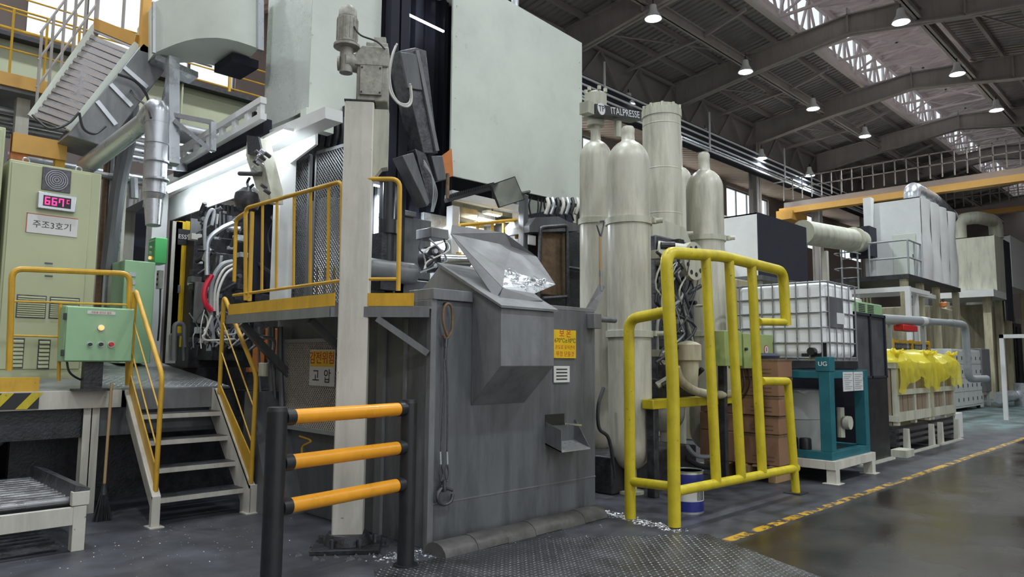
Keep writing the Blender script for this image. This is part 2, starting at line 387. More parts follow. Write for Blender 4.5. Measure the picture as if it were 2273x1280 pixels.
# roof lantern: glazed sides, pale roof, lattice
LT = 14.6
for ys, dy in ((10.0, 1), (6.2, -1)):
    x = 4.0
    while x < 60:
        MB().box(x, ys - .02, 13.1, x + 1.02, ys + .02, LT - .15).build('lantern_pane', pane_m, ceil, smooth=False)
        MB().box(x + 1.02, ys - .05, 12.7, x + 1.1, ys + .05, LT).build('lantern_mullion', lantm, ceil, smooth=False)
        x += 1.1
    MB().box(4, ys - .06, 12.6, 60, ys + .06, 12.75).box(4, ys - .06, 13.0, 60, ys + .06, 13.1).box(4, ys - .06, LT - .15, 60, ys + .06, LT).build('lantern_sill', lantm, ceil, smooth=False)
    y2 = ys - dy * .35; b = MB(); b.box(4, y2 - .06, 12.35, 60, y2 + .06, 12.5).box(4, y2 - .06, 13.9, 60, y2 + .06, 14.02)
    x = 4
    while x < 59.5:
        b.bar((x, y2, 12.4), (x + .8, y2, 13.95), .07).bar((x + .8, y2, 13.95), (x + 1.6, y2, 12.4), .07).bar((x + .8, y2, 12.4), (x + .8, y2, 13.95), .05); x += 1.6
    b.build('lantern_truss', lantm, ceil, smooth=False)
corr(10.2, LT, 6.0, LT, 4, 60, .4, .06, 'lantern_roof_sheet', lantm, ceil)
for i in range(35):
    x = 4 + 1.6 * i
    MB().bar((x, 9.65, 13.95), (x, 6.5, 13.95), .07).bar((x, 9.65, 13.95), (x + 1.6, 6.5, 13.95), .05).bar((x + 1.6, 9.65, 13.95), (x, 6.5, 13.95), .05).bar((x, 9.65, 12.45), (x, 6.5, 12.45), .08).build('lantern_bracing', lantm, ceil, smooth=False)
    if i % 2: MB().bar((x, 9.65, 12.45), (x, 6.5, 13.95), .06).bar((x, 9.65, 13.95), (x, 6.5, 12.45), .06).build('lantern_bracing', lantm, ceil, smooth=False)
MB().box(2, 14.62, 10.7, 62, 14.66, 12.1).build('valley_fascia', roofm, ceil, smooth=False)
# columns
colr = struct('trim_1')
for X in FR[2:]:
    b = MB(); b.box(X - .2, 14.2, 0, X + .2, 14.24, 11).box(X - .2, 14.56, 0, X + .2, 14.6, 11).box(X - .02, 14.2, 0, X + .02, 14.6, 11); b.build('column', beamm, colr, smooth=False)
# left wall with a band of windows
WY, WZ0, WZ1 = 20.0, 9.15, 11.5
wins = [(3.45, 8.6), (12.1, 17.2), (20.6, 25.8), (29.1, 34.3), (37.3, 42.6), (46, 51), (54, 59)]
b = MB(); b.box(-14, WY, 0, 75, WY + .3, WZ0).box(-14, WY, WZ1, 75, WY + .3, 13)
xs = [-14] + [q for w_ in wins for q in w_] + [75]
for i in range(0, len(xs), 2): b.box(xs[i], WY, WZ0, xs[i + 1], WY + .3, WZ1)
b.build('wall_left', wallm, kind='structure', smooth=False, org=(0, 20, 0))
for k, (a, c) in enumerate(wins):
    w_ = struct('window_%d' % (k + 1), ((a + c) / 2, WY, WZ0)); n = 4
    f = MB(); f.box(a, WY + .1, WZ0, c, WY + .18, WZ0 + .07).box(a, WY + .1, WZ1 - .07, c, WY + .18, WZ1)
    for i in range(n + 1): x = a + (c - a) * i / n; f.box(x - .035, WY + .1, WZ0, x + .035, WY + .18, WZ1)
    f.build('window_frame', beamm, w_, smooth=False)
    for i in range(n): MB().box(a + (c - a) * i / n + .04, WY + .13, WZ0 + .07, a + (c - a) * (i + 1) / n - .04, WY + .14, WZ1 - .07).build('pane', pane_m, w_, smooth=False)
# end wall, with windows
bx = 62; ew = [(8.2, 10.4), (12, 14), (15.5, 18)]
b = MB(); b.box(bx, -10, 0, bx + .3, 20.3, 4.2).box(bx, -10, 6.2, bx + .3, 20.3, 15)
ys = [-10] + [q for w_ in ew for q in w_] + [20.3]
for i in range(0, len(ys), 2): b.box(bx, ys[i], 4.2, bx + .3, ys[i + 1], 6.2)
b.build('wall_back', wallm, kind='structure', smooth=False, org=(bx, 5, 0))
for k, (a, c) in enumerate(ew):
    w_ = struct('window_%d' % (k + 8), (bx, (a + c) / 2, 4.2)); f = MB()
    for i in range(4): y = a + (c - a) * i / 3; f.box(bx + .1, y - .04, 4.2, bx + .18, y + .04, 6.2)
    f.build('window_frame', beamm, w_, smooth=False)
    for i in range(3): MB().box(bx + .13, a + (c - a) * i / 3 + .04, 4.2, bx + .14, a + (c - a) * (i + 1) / 3 - .04, 6.2).build('pane', pane_m, w_, smooth=False)
MB().box(14, -10.3, 0, 62, -10, 13).build('wall_right', wallm, kind='structure', smooth=False)
# wall behind the left machines
MB().box(-6, -10, 0, -5.7, 20, 13).build('wall_near', wallm, kind='structure', smooth=False)

# ---- crane runway girder, walkway and rail along the column line
g = thing('crane_girder', (4, 14.3, 5.6), 'pale green crane runway girder high behind the ducts at the left', 'girder')
MB().box(-5, 14.22, 5.65, 17, 14.26, 6.75).build('web', gird, g, smooth=False)
MB().box(-5, 14.0, 6.75, 17, 14.5, 6.82).box(-5, 14.0, 5.6, 17, 14.5, 5.65).build('flange', dark, g, smooth=False)
for i in range(14): MB().box(-4 + 1.5 * i, 14.05, 5.65, -3.97 + 1.5 * i, 14.22, 6.75).build('stiffener', gird, g, smooth=False)
g = thing('walkway_railing', (4, 15.2, 6.82), 'yellow walkway railing on top of the crane runway girder below the bright windows', 'railing')
for k in range(4): MB().cyl((-3, 15.2, 7.05 + k * .3), (16, 15.2, 7.05 + k * .3), .016, 6).build('rail', yel, g)
for i in range(13): MB().bar((-2.6 + 1.5 * i, 15.2, 6.84), (-2.6 + 1.5 * i, 15.2, 7.98), .05).build('post', yel, g)
MB().box(-5, 14.5, 6.76, 17, 15.6, 6.84).build('deck', wallm, g, smooth=False)
# ---- cable tray under the valley
g = thing('cable_tray', (28, 14.0, 9.6), 'long dark cable tray with pale rails hung along the roof valley', 'cable tray')
for k in range(4): MB().box(9, 13.85 - .0 * k, 9.55 + .24 * k, 62, 13.9, 9.61 + .24 * k).build('rail', white, g, smooth=False)
MB().box(9, 13.92, 9.5, 62, 14.2, 10.4).build('tray', curt, g, smooth=False)
MB().box(9, 13.6, 9.5, 62, 13.66, 9.56).build('rail', galv, g, smooth=False)
for i in range(9): MB().bar((11.2 + 6.5 * i, 13.62, 9.45), (11.2 + 6.5 * i, 13.62, 10.95), .05).bar((11.2 + 6.5 * i, 13.62, 9.45), (11.2 + 6.5 * i, 14.15, 9.45), .05).build('hanger', white, g, smooth=False)
# ---- high bay lamps
hb0 = None
def highbay(x, y, z, label, energy=None):
    global hb0
    if hb0 is None:
        t = thing('high_bay_lamp', (x, y, z), label, 'lamp', 'high bay lamps under the roof'); hb0 = t
        MB().lathe([(.05, .42), (.09, .40), (.12, .22), (.24, .02), (.25, 0), (.23, .0), (.1, .1)], x, y, 20, z).build('lamp_shade', white, t)
        MB().lathe([(.20, .015), (.21, .03), (.15, .05)], x, y, 20, z).build('lens', lampw, t)
        MB().cyl((x, y, z + .42), (x, y, z + .55), .02, 6).build('stem', dark, t)
    else: t = copytree(hb0, Vector((x, y, z)) - ORG[hb0.name], label)
    ld = bpy.data.lights.new('high_bay_light', 'SPOT'); ld.energy = energy or LAMP_W; ld.spot_size = math.radians(150); ld.spot_blend = .8; ld.shadow_soft_size = .22; ld.color = (.90, .96, 1.0)
    lo = bpy.data.objects.new('light', ld); C.objects.link(lo); lo.parent = t; lo.location = (0, 0, -.03)
hbB = [(1450, 42), (1655, 160), (1805, 242), (1920, 303)]; hbA = [(2000, 50), (2125, 165), (2212, 245)]; hbC = [(1395, 233), (1565, 308), (1690, 352), (1797, 390)]
wh = ['nearest', 'second', 'third', 'farthest']
for i, q in enumerate(hbB): p_ = oZ(*q, 11.0); highbay(p_.x, p_.y, 11.0, '%s glowing high bay lamp of the middle row on the pale roof girder' % wh[i])
for i, q in enumerate(hbA): p_ = oZ(*q, 11.0); highbay(p_.x, p_.y, 11.0, '%s glowing high bay lamp of the right row, below the roof lantern' % wh[i])
for i, q in enumerate(hbC): p_ = oZ(*q, 10.15); highbay(p_.x, p_.y - .0, 10.15, '%s glowing high bay lamp of the left row, beside the cable tray' % wh[i])
for y in (11.3, 6.1, -1.5):
    for x in ((.5, 6.2, 12) if y != -1.5 else (-3, 3, 9, 15, 22, 29)): highbay(x, y, 11.0, '%s high bay lamp over the near hall, in the %s row' % ({.5: 'first', 6.2: 'second', 12: 'third', -3: 'first', 3: 'second', 9: 'third', 15: 'fourth', 22: 'fifth', 29: 'sixth'}[x], {11.3: 'middle', 6.1: 'right', -1.5: 'rear'}[y]))
# ---- bridge cranes across the hall
def bridge(X, z, lab, yend=-8):
    g = thing('bridge_crane', (X, 5, z), lab, 'crane')
    MB().box(X - .2, yend, z, X + .2, 13.85, z + .26).build('girder', crane, g, smooth=False)
    MB().box(X + .3, yend, z + .3, X + 1.3, 13.85, z + .6).build('walkway', purl, g, smooth=False)
    b = MB(); y = yend
    for k in range(2): b.box(X + .32, yend, z + 1.2 + .45 * k, X + .36, 13.85, z + 1.24 + .45 * k)
    b.build('handrail', beamm, g, smooth=False)
    b = MB()
    while y < 13.85: b.box(X + .32, y, z + .7, X + .36, y + .04, z + 1.7); y += .42
    o = b.build('baluster', beamm, g, smooth=False); o['kind'] = 'stuff'
    MB().box(X - .5, 13.2, z - .3, X + 1.2, 13.85, z + .1).build('end_carriage', crane, g, smooth=False)
    return g
bridge(30.7, 7.95, 'yellow overhead bridge crane spanning the hall beyond the white hoods')
bridge(45.0, 9.4, 'farther yellow bridge crane beam behind the nearer one')

# ================================================================ LEFT PLATFORM, STAIRS, CABINETS
def pipe_run(name, parent, m, plane, val, pts, r, rad=.1, n=10):
    f = {'X': oX, 'Y': oY}[plane]
    return MB().bend([f(x, y, val) for x, y in pts], r, rad, n).build(name, m, parent)
PY, PZ = 7.8, 1.17                       # front edge and top of the low platform
t = thing('low_platform', (1.8, PY, 0), 'low work platform of checker plate on pale posts, reached by the short stair', 'platform')
MB().prism([(-.5, PY, PZ - .01), (3.45, PY, PZ - .01), (3.5, 10.2, PZ + .245), (-.5, 10.2, PZ + .245)], (0, 0, .02)).build('deck_plate', platel, t, smooth=False)
b = MB()                                  # raised chequer pattern of the deck in view
for i in range(34):
    for j in range(30):
        x = 2.32 + i * .034; y = PY + .04 + j * .06; z = PZ + .012 + (y - PY) * .1027
        dx, dy = (.011, .004) if (i + j) % 2 else (.004, .014)
        b.add([(x - dx, y, z), (x, y - dy, z), (x + dx, y, z), (x, y + dy, z), (x, y, z + .003)], [(0, 1, 4), (1, 2, 4), (2, 3, 4), (3, 0, 4)])
o = b.build('tread_pattern', galv, t, smooth=False); o['kind'] = 'stuff'
MB().box(-.5, PY - .02, PZ - .16, 2.36, PY + .05, PZ).box(-.5, PY - .02, PZ - .17, 2.36, PY + .09, PZ - .155).build('edge_beam', beige, t, bev=.003)
MB().box(-.5, PY + .1, PZ - .45, 2.2, PY + .14, PZ - .18).build('apron', dark, t, smooth=False)  # left part coloured dark to stand in for the shade under the platform
MB().box(2.21, PY + .1, PZ - .45, 3.4, PY + .14, PZ - .18).build('apron', furn, t, smooth=False)
for x, y in ((2.12, PY + .04), (.2, PY + .1)):
    MB().box(x - .07, y, 0, x + .07, y + .012, PZ - .16).box(x - .07, y + .11, 0, x + .07, y + .12, PZ - .16).box(x - .005, y, 0, x + .005, y + .12, PZ - .16).build('post', beige, t, smooth=False)
a = oY(130, 862, PY - .03)
hz = MB().box(-.5, PY - .034, PZ - .155, 1.66, PY - .024, PZ - .01).build('hazard_tape', inkk, t, smooth=False)
for i in range(9):                        # slanted yellow stripes on the black tape
    x = -.32 + i * .225
    MB().prism([(x, PY - .036, PZ - .155), (x + .09, PY - .036, PZ - .155), (x + .21, PY - .036, PZ - .01), (x + .12, PY - .036, PZ - .01)], (0, -.001, 0)).build('tape_stripe', lemon, t, smooth=False)
MB().box(-.5, PY - .01, PZ, 1.66, PY + .0, PZ + .13).build('toe_board', yel, t, bev=.002)
# dark pump set under the platform
t = thing('pump_set', (1.0, 8.9, 0), 'dark oily pump set lying in the shade under the low platform', 'pump')
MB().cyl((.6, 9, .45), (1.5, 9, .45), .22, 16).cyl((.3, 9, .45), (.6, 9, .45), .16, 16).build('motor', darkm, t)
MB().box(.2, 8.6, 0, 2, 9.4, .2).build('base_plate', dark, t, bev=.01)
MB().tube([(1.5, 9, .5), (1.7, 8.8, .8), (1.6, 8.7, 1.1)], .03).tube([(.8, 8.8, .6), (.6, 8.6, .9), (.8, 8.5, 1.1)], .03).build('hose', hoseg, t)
MB().box(1.6, 8.5, 0, 4.3, 8.6, 1.1).build('under_stair_shade', dark, label='added dark panel standing in for shade under the stair landing', cat='shade panel', smooth=False)  # added panel: blocks light from behind and blackens the gaps between treads
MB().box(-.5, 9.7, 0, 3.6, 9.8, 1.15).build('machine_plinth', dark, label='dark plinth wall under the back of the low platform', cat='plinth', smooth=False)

# stair
SX0, SX1, SY = 2.43, 3.24, 6.92
t = thing('steel_stair', (2.85, SY, 0), 'short steel stair of five dark worn treads up to the low platform', 'stair')
for k in range(1, 5):
    y = SY + (k - 1) * .205 - .0; z = .235 * k
    tr = MB().box(SX0, y, z - .045, SX1, y + .2, z).build('tread', dark, t, bev=.003)
    MB().box(SX0, y - .006, z - .05, SX1, y + .004, z - .006).build('nosing', beige, tr)
MB().box(SX0, PY - .04, PZ - .2, SX1, PY - .01, PZ).build('top_riser', furn2, t)
for s, x in ((-1, SX0), (1, SX1)):
    x0, x1 = (x - .012, x) if s < 0 else (x, x + .012)
    pts = [(x0, SY - .12, 0), (x0, SY + .06, 0), (x0, SY + .06, .1), (x0, PY + .02, PZ - .25), (x0, PY + .02, PZ), (x0, PY - .1, PZ), (x0, SY - .12, .27)]
    st = MB().prism(pts, (x1 - x0, 0, 0)).build('stringer', beige, t, smooth=False)
    f = .05 * s
    MB().prism([(x0 + .02 * (s > 0), SY - .124, 0), (x0 + .02 * (s > 0), SY - .124, .27), (x0 + .02 * (s > 0), SY - .07, .27), (x0 + .02 * (s > 0), SY - .07, 0)], (s * .06, 0, 0)).prism([(x0, SY - .12, .27), (x0, PY - .1, PZ), (x0, PY - .1, PZ - .03), (x0, SY - .12, .24)], (s * .06, 0, 0)).build('stringer_flange', beige, st, smooth=False)
    MB().box(x - .06 + .03 * s, SY - .16, 0, x + .06 + .03 * s, SY + .0, .01).build('foot_plate', beige, st)
def stair_rail(xv, top, knee, low, legb, rods, lab):
    t = thing('stair_handrail', oX(*low, xv), lab, 'handrail')
    T, K, Lw, B = oX(*top, xv), oX(*knee, xv), oX(*low, xv), oX(*legb, xv)
    MB().bend([B, Vector((xv, B.y, T.z)), K, Lw], .022, .09, 12).build('rail', yel, t)
    MB().prism([B + Vector((-.006, -.0, .10)), B + Vector((-.006, -.0, -.17)), Lw + Vector((-.006, .0, 0)), Lw + Vector((-.006, -.01, .24))], (.012, 0, 0)).build('slanted_plate', yel, t, smooth=False)
    for a_, b_ in rods: MB().cyl(oX(*a_, xv), oX(*b_, xv), .008, 8).build('rod', yel, t)
stair_rail(2.40, (300, 640), (360, 832), (344, 1106), (288, 850), (((294, 705), (352, 905)), ((290, 770), (346, 985))), 'left yellow stair handrail with a drooping pipe beside the mint control box')
stair_rail(3.27, (498, 655), (569, 832), (557, 1072), (487, 872), (((494, 712), (562, 900)), ((490, 775), (560, 985))), 'right yellow stair handrail in front of the high grey platform')

# platform guard rail on the left
RY = PY + .03
t = thing('platform_guard_rail', oY(160, 830, RY), 'dull yellow pipe guard rail before the tall pale green cabinets', 'railing')
pipe_run('top_rail', t, yel, 'Y', RY, [(20, 822), (27, 596), (288, 607), (284, 855)], .027, .09)
pipe_run('middle_rail', t, yel, 'Y', RY, [(25, 668), (287, 676)], .010)
pipe_run('middle_rail', t, yel, 'Y', RY, [(24, 744), (286, 752)], .010)
pipe_run('post', t, yel, 'Y', RY, [(134, 675), (130, 845)], .016)
# mint control box
BY = 7.62
t = thing('control_box', oY(215, 800, BY), 'mint green control box with one lit lamp and three knobs before yellow rail', 'control box')
a, c = oY(147, 678, BY), oY(292, 803, BY); zt, zb = a.z, c.z
MB().box(a.x, BY, zb, c.x, BY + .2, zt).build('enclosure', boxg, t, bev=.008)
MB().box(a.x + .008, BY - .022, zb + .008, c.x - .008, BY - .001, zt - .008).build('door', boxg, t, bev=.006)
for z in (zb + .08, zt - .1): MB().box(a.x - .015, BY - .02, z - .03, a.x + .004, BY + .02, z + .03).build('hinge', dark, t)
w_ = oY(225, 694, BY - .02); pl_ = MB().box(w_.x - .12, BY - .026, w_.z - .015, w_.x + .12, BY - .023, w_.z + .015).build('name_plate', signw, t)
text('저온용 냉각수 펌프', .022, inkr, pl_, (w_.x, BY - .027, w_.z), (1, 0, 0), (0, 0, 1), th=.0005)
for (x, y, m_, r_) in ((224, 727, ledo, .024), (199, 764, black, .018), (223, 764, black, .020), (246, 764, red, .024)):
    q = oY(x, y, BY - .023)
    k_ = MB().cyl((q.x, BY - .022, q.z), (q.x, BY - .034, q.z), r_ * 1.25, 16).build('bezel', galv, t)
    MB().cyl((q.x, BY - .034, q.z), (q.x, BY - .06, q.z), r_, 16, r_ * .85).build('button', m_, k_)
MB().box(a.x + .2, BY + .06, PZ, a.x + .36, BY + .16, zb).box(a.x + .12, BY + .0, PZ, a.x + .44, BY + .18, PZ + .02).build('stand', dark, t, smooth=False)
MB().tube([(a.x + .06, BY + .1, zb), (a.x + .09, BY + .1, zb - .1), (a.x + .2, BY + .16, zb - .17), (a.x + .34, BY + .2, zb - .2)], .01).build('cable', rubber, t)

# tall cabinets
CY = 8.6
def tcab(name, x0, x1, z0, z1, lab, d=.7):
    t = thing(name, ((x0 + x1) / 2, CY + d / 2, z0), lab, 'cabinet')
    MB().box(x0, CY, z0, x1, CY + d, z1).build('body', cabg, t, bev=.01)
    return t
a, c = oY(22, 352, CY), oY(222, 380, CY); x0, x1, z1 = a.x, c.x + .02, a.z
CB = PZ + .09
t = tcab('electrical_cabinet', x0, x1, CB, z1, 'tall pale green electrical cabinet with a red digital display and louvred vents')
MB().box(x0 + .02, CY - .02, CB + .1, x1 - .1, CY, z1 - .03).build('door', cabg, t, bev=.005)
MB().box(x0, CY - .01, CB, x1, CY + .7, CB + .1).build('plinth', cabg, t, bev=.005)
def louv(parent, px0, py0, px1, py1, n, m=cabg, y=CY - .022, name='louvre'):
    a, c = oY(px0, py0, y), oY(px1, py1, y)
    MB().box(a.x - .01, y - .002, c.z - .01, c.x + .01, y, a.z + .01).build('vent_recess', darkm, parent)
    for i in range(n):
        z = c.z + (a.z - c.z) * (i + .5) / n; h = (a.z - c.z) / n * .42
        MB().prism([(a.x, y, z + h), (a.x, y - .014, z - h * .2), (a.x, y - .014, z - h), (a.x, y, z + h * .3)], (c.x - a.x, 0, 0)).build(name, m, parent, smooth=False)
louv(t, 40, 655, 98, 705, 10); louv(t, 113, 660, 172, 707, 10); louv(t, 30, 752, 48, 815, 7); louv(t, 88, 755, 106, 817, 7)
for x, y in ((97, 374), ): 
    q = oY(125, 400, CY - .02); fr = MB().box(q.x - .13, CY - .035, q.z - .12, q.x + .13, CY - .02, q.z + .12).build('fan_grille', darkm, t, bev=.004)
    for k in range(5):
        n = 24; r_ = .02 + .02 * k
        MB().tube([(q.x + r_ * math.cos(2 * PI * i / n), CY - .04, q.z + r_ * math.sin(2 * PI * i / n)) for i in range(n + 1)], .003, 5, False).build('guard_ring', galv, fr)
q = oY(124, 450, CY - .02); ds = MB().box(q.x - .17, CY - .075, q.z - .085, q.x + .17, CY - .02, q.z + .085).build('display_case', galv, t, bev=.006)
MB().box(q.x - .125, CY - .078, q.z - .055, q.x + .125, CY - .074, q.z + .055).build('screen', inkk, ds)
SEG = {'6': 'acdefg', '7': 'abcf', 'C': 'adef'}
def digit(ch, x, z, w, h, parent):
    b = MB(); g_ = h / 2; k = w * .16
    L = {'a': ((x, z + h), (x + w, z + h)), 'd': ((x, z), (x + w, z)), 'g': ((x, z + g_), (x + w, z + g_)), 'f': ((x, z + g_), (x, z + h)), 'e': ((x, z), (x, z + g_)), 'b': ((x + w, z + g_), (x + w, z + h)), 'c': ((x + w, z), (x + w, z + g_))}
    for s_ in SEG[ch]:
        (xa, za), (xb, zb_) = L[s_]; b.box(min(xa, xb) - k, CY - .0805, min(za, zb_) - k, max(xa, xb) + k, CY - .0785, max(za, zb_) + k)
    b.build('digit', led, parent, smooth=False)
for i, ch in enumerate('667'): digit(ch, q.x - .105 + i * .062, q.z - .036, .034, .07, ds)
digit('C', q.x + .088, q.z - .002, .018, .034, ds)
q = oY(116, 500, CY - .02); pn = MB().box(q.x - .23, CY - .03, q.z - .1, q.x + .23, CY - .021, q.z + .1).build('name_plate', signw, t, bev=.002)
MB().box(q.x - .23, CY - .0315, q.z + .093, q.x + .23, CY - .0302, q.z + .1).box(q.x - .23, CY - .0315, q.z - .1, q.x - .224, CY - .0302, q.z + .1).build('plate_border', inkr, pn)
text('주조3호기', .085, inkk, pn, (q.x, CY - .0312, q.z - .01), (1, 0, 0), (0, 0, 1), th=.0006)
for x, y in ((108, 584), (108, 612)): q = oY(x, y, CY - .02); MB().box(q.x - .035, CY - .03, q.z - .006, q.x + .035, CY - .021, q.z + .006).build('badge_slot', darkm, t)
for x in (58, 175): q = oY(x, 348 + (x - 22) * .14, CY + .1); n = 12; MB().tube([(q.x + .03 * math.cos(2 * PI * i / n), CY + .1, z1 + .03 + .03 * math.sin(2 * PI * i / n)) for i in range(n + 1)], .008, 6, False).build('lifting_eye', galv, t)
a = oY(22, 285, CY - .0)
t = tcab('electrical_cabinet', -.2, x0 - .05, CB, a.z, 'tall pale green cabinet cut off by the left edge of the photo'); MB().box(-.15, CY - .02, CB + .1, x0 - .08, CY, a.z - .03).build('door', cabg, t, bev=.005)
# green cabinet further back, and orange frame above
YB = 9.6; a, c = oY(278, 576, YB), oY(322, 800, YB)
t = thing('green_cabinet', (a.x + .25, YB, PZ + .2), 'narrow mint green cabinet standing behind the left stair handrail', 'cabinet')
MB().box(a.x, YB, PZ + .24, c.x + .06, YB + .5, a.z).build('body', boxg, t, bev=.01)
for i in range(3): MB().box(a.x + .05, YB - .01, a.z - .2 - .1 * i, a.x + .13, YB, a.z - .15 - .1 * i).build('indicator', galv, t)
t = thing('orange_frame', oY(90, 340, 9.6), 'orange steel frame above the tall cabinets, under the inclined stair', 'frame')
A, B_, D = oY(28, 295, 9.6), oY(148, 310, 9.6), oY(60, 365, 9.6)
MB().box(A.x, 9.6, D.z - .6, A.x + .16, 9.7, A.z).build('upright', orange, t, smooth=False)
MB().box(B_.x - .1, 9.6, D.z - .6, B_.x, 9.7, A.z).build('upright', yel, t, smooth=False)
MB().box(A.x, 9.55, A.z - .22, B_.x, 9.65, A.z).build('crossbar', crane, t, smooth=False)

rollm = mat('worn_roller', (.22, .22, .23), .3, .8, .2, 6)
# roller table at lower left
t = thing('roller_table', (1.0, 6.9, 0), 'low cream steel roller table with dark rollers at the lower left corner', 'roller conveyor')
q = oZ(158, 1100, .38); RX = q.x
f0, f1 = oZ(10, 1145, .36), oZ(150, 1120, .36)
YF = f1.y; YR = oZ(95, 1050, .42).y
for x in (RX - .0, RX - .62): MB().box(x - .045, YF, 0, x + .045, YF + .09, .34).build('leg', beige, t, bev=.003)
MB().box(RX - 1.5, YF + .006, .2, RX + .04, YF + .05, .335).build('front_beam', beige, t, bev=.003)
MB().box(RX - .06, YF - .004, .345, RX + .06, YF + .06, .45).build('bracket', beige, t, bev=.003)
MB().box(RX - .75, YF - .01, .2, RX - .67, YF + .01, .42).build('bracket', beige, t, bev=.003)
for i in range(12):
    y = YF + .10 + i * .115
    if y < YR: MB().cyl((RX - 1.5, y, .375), (RX - .05, y, .375), .034, 12).build('roller', rollm, t)
MB().prism([(RX - .06, YF, .40), (RX + .05, YF, .40), (RX + .06, YF, .47), (RX - .04, YF, .5)], (0, YR - YF, 0)).build('side_guard', darkm, t, smooth=False)
for i in range(5): MB().box(RX - 1.5, YF + .1 + .14 * i, .02, RX - .1, YF + .15 + .14 * i, .05).build('lower_slat', darkm, t)
# broom
t = thing('broom', oZ(228, 1160), 'upright broom with a long wooden handle between the platform post and the stair', 'broom')
b0 = oZ(228, 1155); top = oY(248, 850, b0.y + .15)
mid = b0 + Vector((0, .02, .27)); MB().cyl(mid, top, .013, 10).build('handle', wood, t)
b = MB()
for i in range(60):
    an = R.uniform(0, 2 * PI); r_ = R.uniform(.02, .1)
    b.tube([mid + Vector((.02 * math.cos(an), .02 * math.sin(an), 0)), b0 + Vector((r_ * math.cos(an), r_ * .6 * math.sin(an), .005))], .004, 4, False)
o = b.build('bristles', rubber, t); o['kind'] = 'stuff'
MB().cyl(mid - Vector((0, 0, .04)), mid + Vector((0, 0, .06)), .032, 10, .018).build('ferrule', dark, t)

# ================================================================ HIGH PLATFORM beside the furnace
HX, HZ = 3.12, 1.92
t = thing('high_platform', (3.4, 6, 1.84), 'grey high platform with yellow toe board bracketed to the furnace side', 'platform')
pts = [(3.66, 4.56), (3.56, 4.66), (HX + .04, 5.14), (HX, 5.2), (HX, 7.15), (3.66, 7.15)]
MB().prism_pts([(x, y, HZ - .02) for x, y in pts][::-1], [(x, y, HZ) for x, y in pts][::-1]).build('deck', platel, t, smooth=False)
def strip(b, p, q, z0, z1, th): 
    p = Vector((*p, 0)); q = Vector((*q, 0)); n = (q - p).cross(Vector((0, 0, 1))).normalized() * th
    b.prism_pts([p + Vector((0, 0, z0)), q + Vector((0, 0, z0)), q + n + Vector((0, 0, z0)), p + n + Vector((0, 0, z0))], [p + Vector((0, 0, z1)), q + Vector((0, 0, z1)), q + n + Vector((0, 0, z1)), p + n + Vector((0, 0, z1))])
b = MB(); strip(b, (HX, 7.15), (HX, 5.2), HZ - .09, HZ - .005, .03); strip(b, (HX, 5.2), (3.64, 4.58), HZ - .09, HZ - .005, .03); b.build('fascia', furn2, t, smooth=False)
b = MB(); strip(b, (HX - .002, 7.15), (HX - .002, 5.15), HZ + .0, HZ + .105, .01); b.build('toe_board', yel, t, smooth=False)
b = MB(); strip(b, (3.2, 5.08), (3.55, 4.67), HZ + .0, HZ + .105, .01); b.build('toe_board', yel, t, smooth=False)
MB().bar((3.36, 4.9, HZ - .1), (3.65, 4.6, HZ - .38), .05, .05).build('bracket', furn2, t, smooth=False)
MB().bar((HX + .03, 6.9, HZ - .1), (3.66, 6.9, HZ - .6), .07, .07).build('bracket', furn, t, smooth=False)
MB().bar((HX + .03, 5.6, HZ - .1), (3.66, 5.6, HZ - .5), .06, .06).build('bracket', furn, t, smooth=False)
t = thing('platform_railing', (HX, 6, HZ), 'long yellow railing with five upright bars on the high platform, left of the cream column', 'railing')
xv = HX + .03
MB().bend([oX(545, 666, xv), oX(545, 462, xv), oX(760, 402, xv), oX(758, 648, xv)], .019, .08).build('top_rail', yel, t)
MB().cyl(oX(518, 655, xv), oX(760, 622, xv), .014, 10).build('lower_rail', yel, t)
for x in (583, 615, 653, 690, 730):
    MB().bar(oX(x, 466 - (x - 545) * .27, xv), oX(x - 2, 650 - (x - 545) * .13, xv), .012, .035, (0, 1, 0)).build('upright', yel, t, smooth=False)
MB().bar(oX(560, 470, xv), oX(554, 668, xv), .03, .03).build('end_post', yel, t)
MB().bend([oX(520, 625, xv + .05), oX(524, 485, xv + .05), oX(548, 470, xv + .05)], .019, .08).build('end_loop', yel, t)
t = thing('platform_railing', (3.4, 4.8, HZ), 'short yellow railing on the high platform, right of the cream column', 'railing')
def och(px_, py_):                       # point on the chamfer plane x + y = c
    d = ray(px_, py_); k = 8.27 / (d.x + d.y); return EYE + d * k
MB().bend([och(790, 397), och(888, 397), och(884, 645)], .019, .08).build('top_rail', yel, t)
MB().cyl(och(800, 619), och(884, 619), .014, 10).build('lower_rail', yel, t)

# ================================================================ CREAM COLUMN WITH HOIST HEAD
cx, cy = 3.27, 5.1
def orient(b, c, yaw):
    M = Matrix.Rotation(yaw, 3, 'Z'); c = Vector((c[0], c[1], 0))
    b.v = [M @ (q - c) + c for q in b.v]; return b
t = thing('jib_column', (cx, cy, 0), 'tall cream square column with a grimy geared hoist head on top', 'column')
cz = zat(cx, cy, 233)
b = MB().box(cx - .12, cy - .1, .03, cx + .12, cy + .1, cz); b.build('post', beige, t, bev=.01)
MB().box(cx - .125, cy - .105, cz, cx + .125, cy + .1, cz + .012).build('top_plate', dark, t)
b = MB().box(cx - .26, cy - .24, 0, cx + .26, cy + .24, .035).cyl((cx, cy, .035), (cx, cy, .12), .19, 14, .16); b.build('base_plate', dark, t, bev=.004)
for i in range(6): an = i * PI / 3; MB().cyl((cx + .21 * math.cos(an), cy + .2 * math.sin(an), .03), (cx + .21 * math.cos(an), cy + .2 * math.sin(an), .1), .018, 6).build('anchor_bolt', darkm, t)
b = MB()
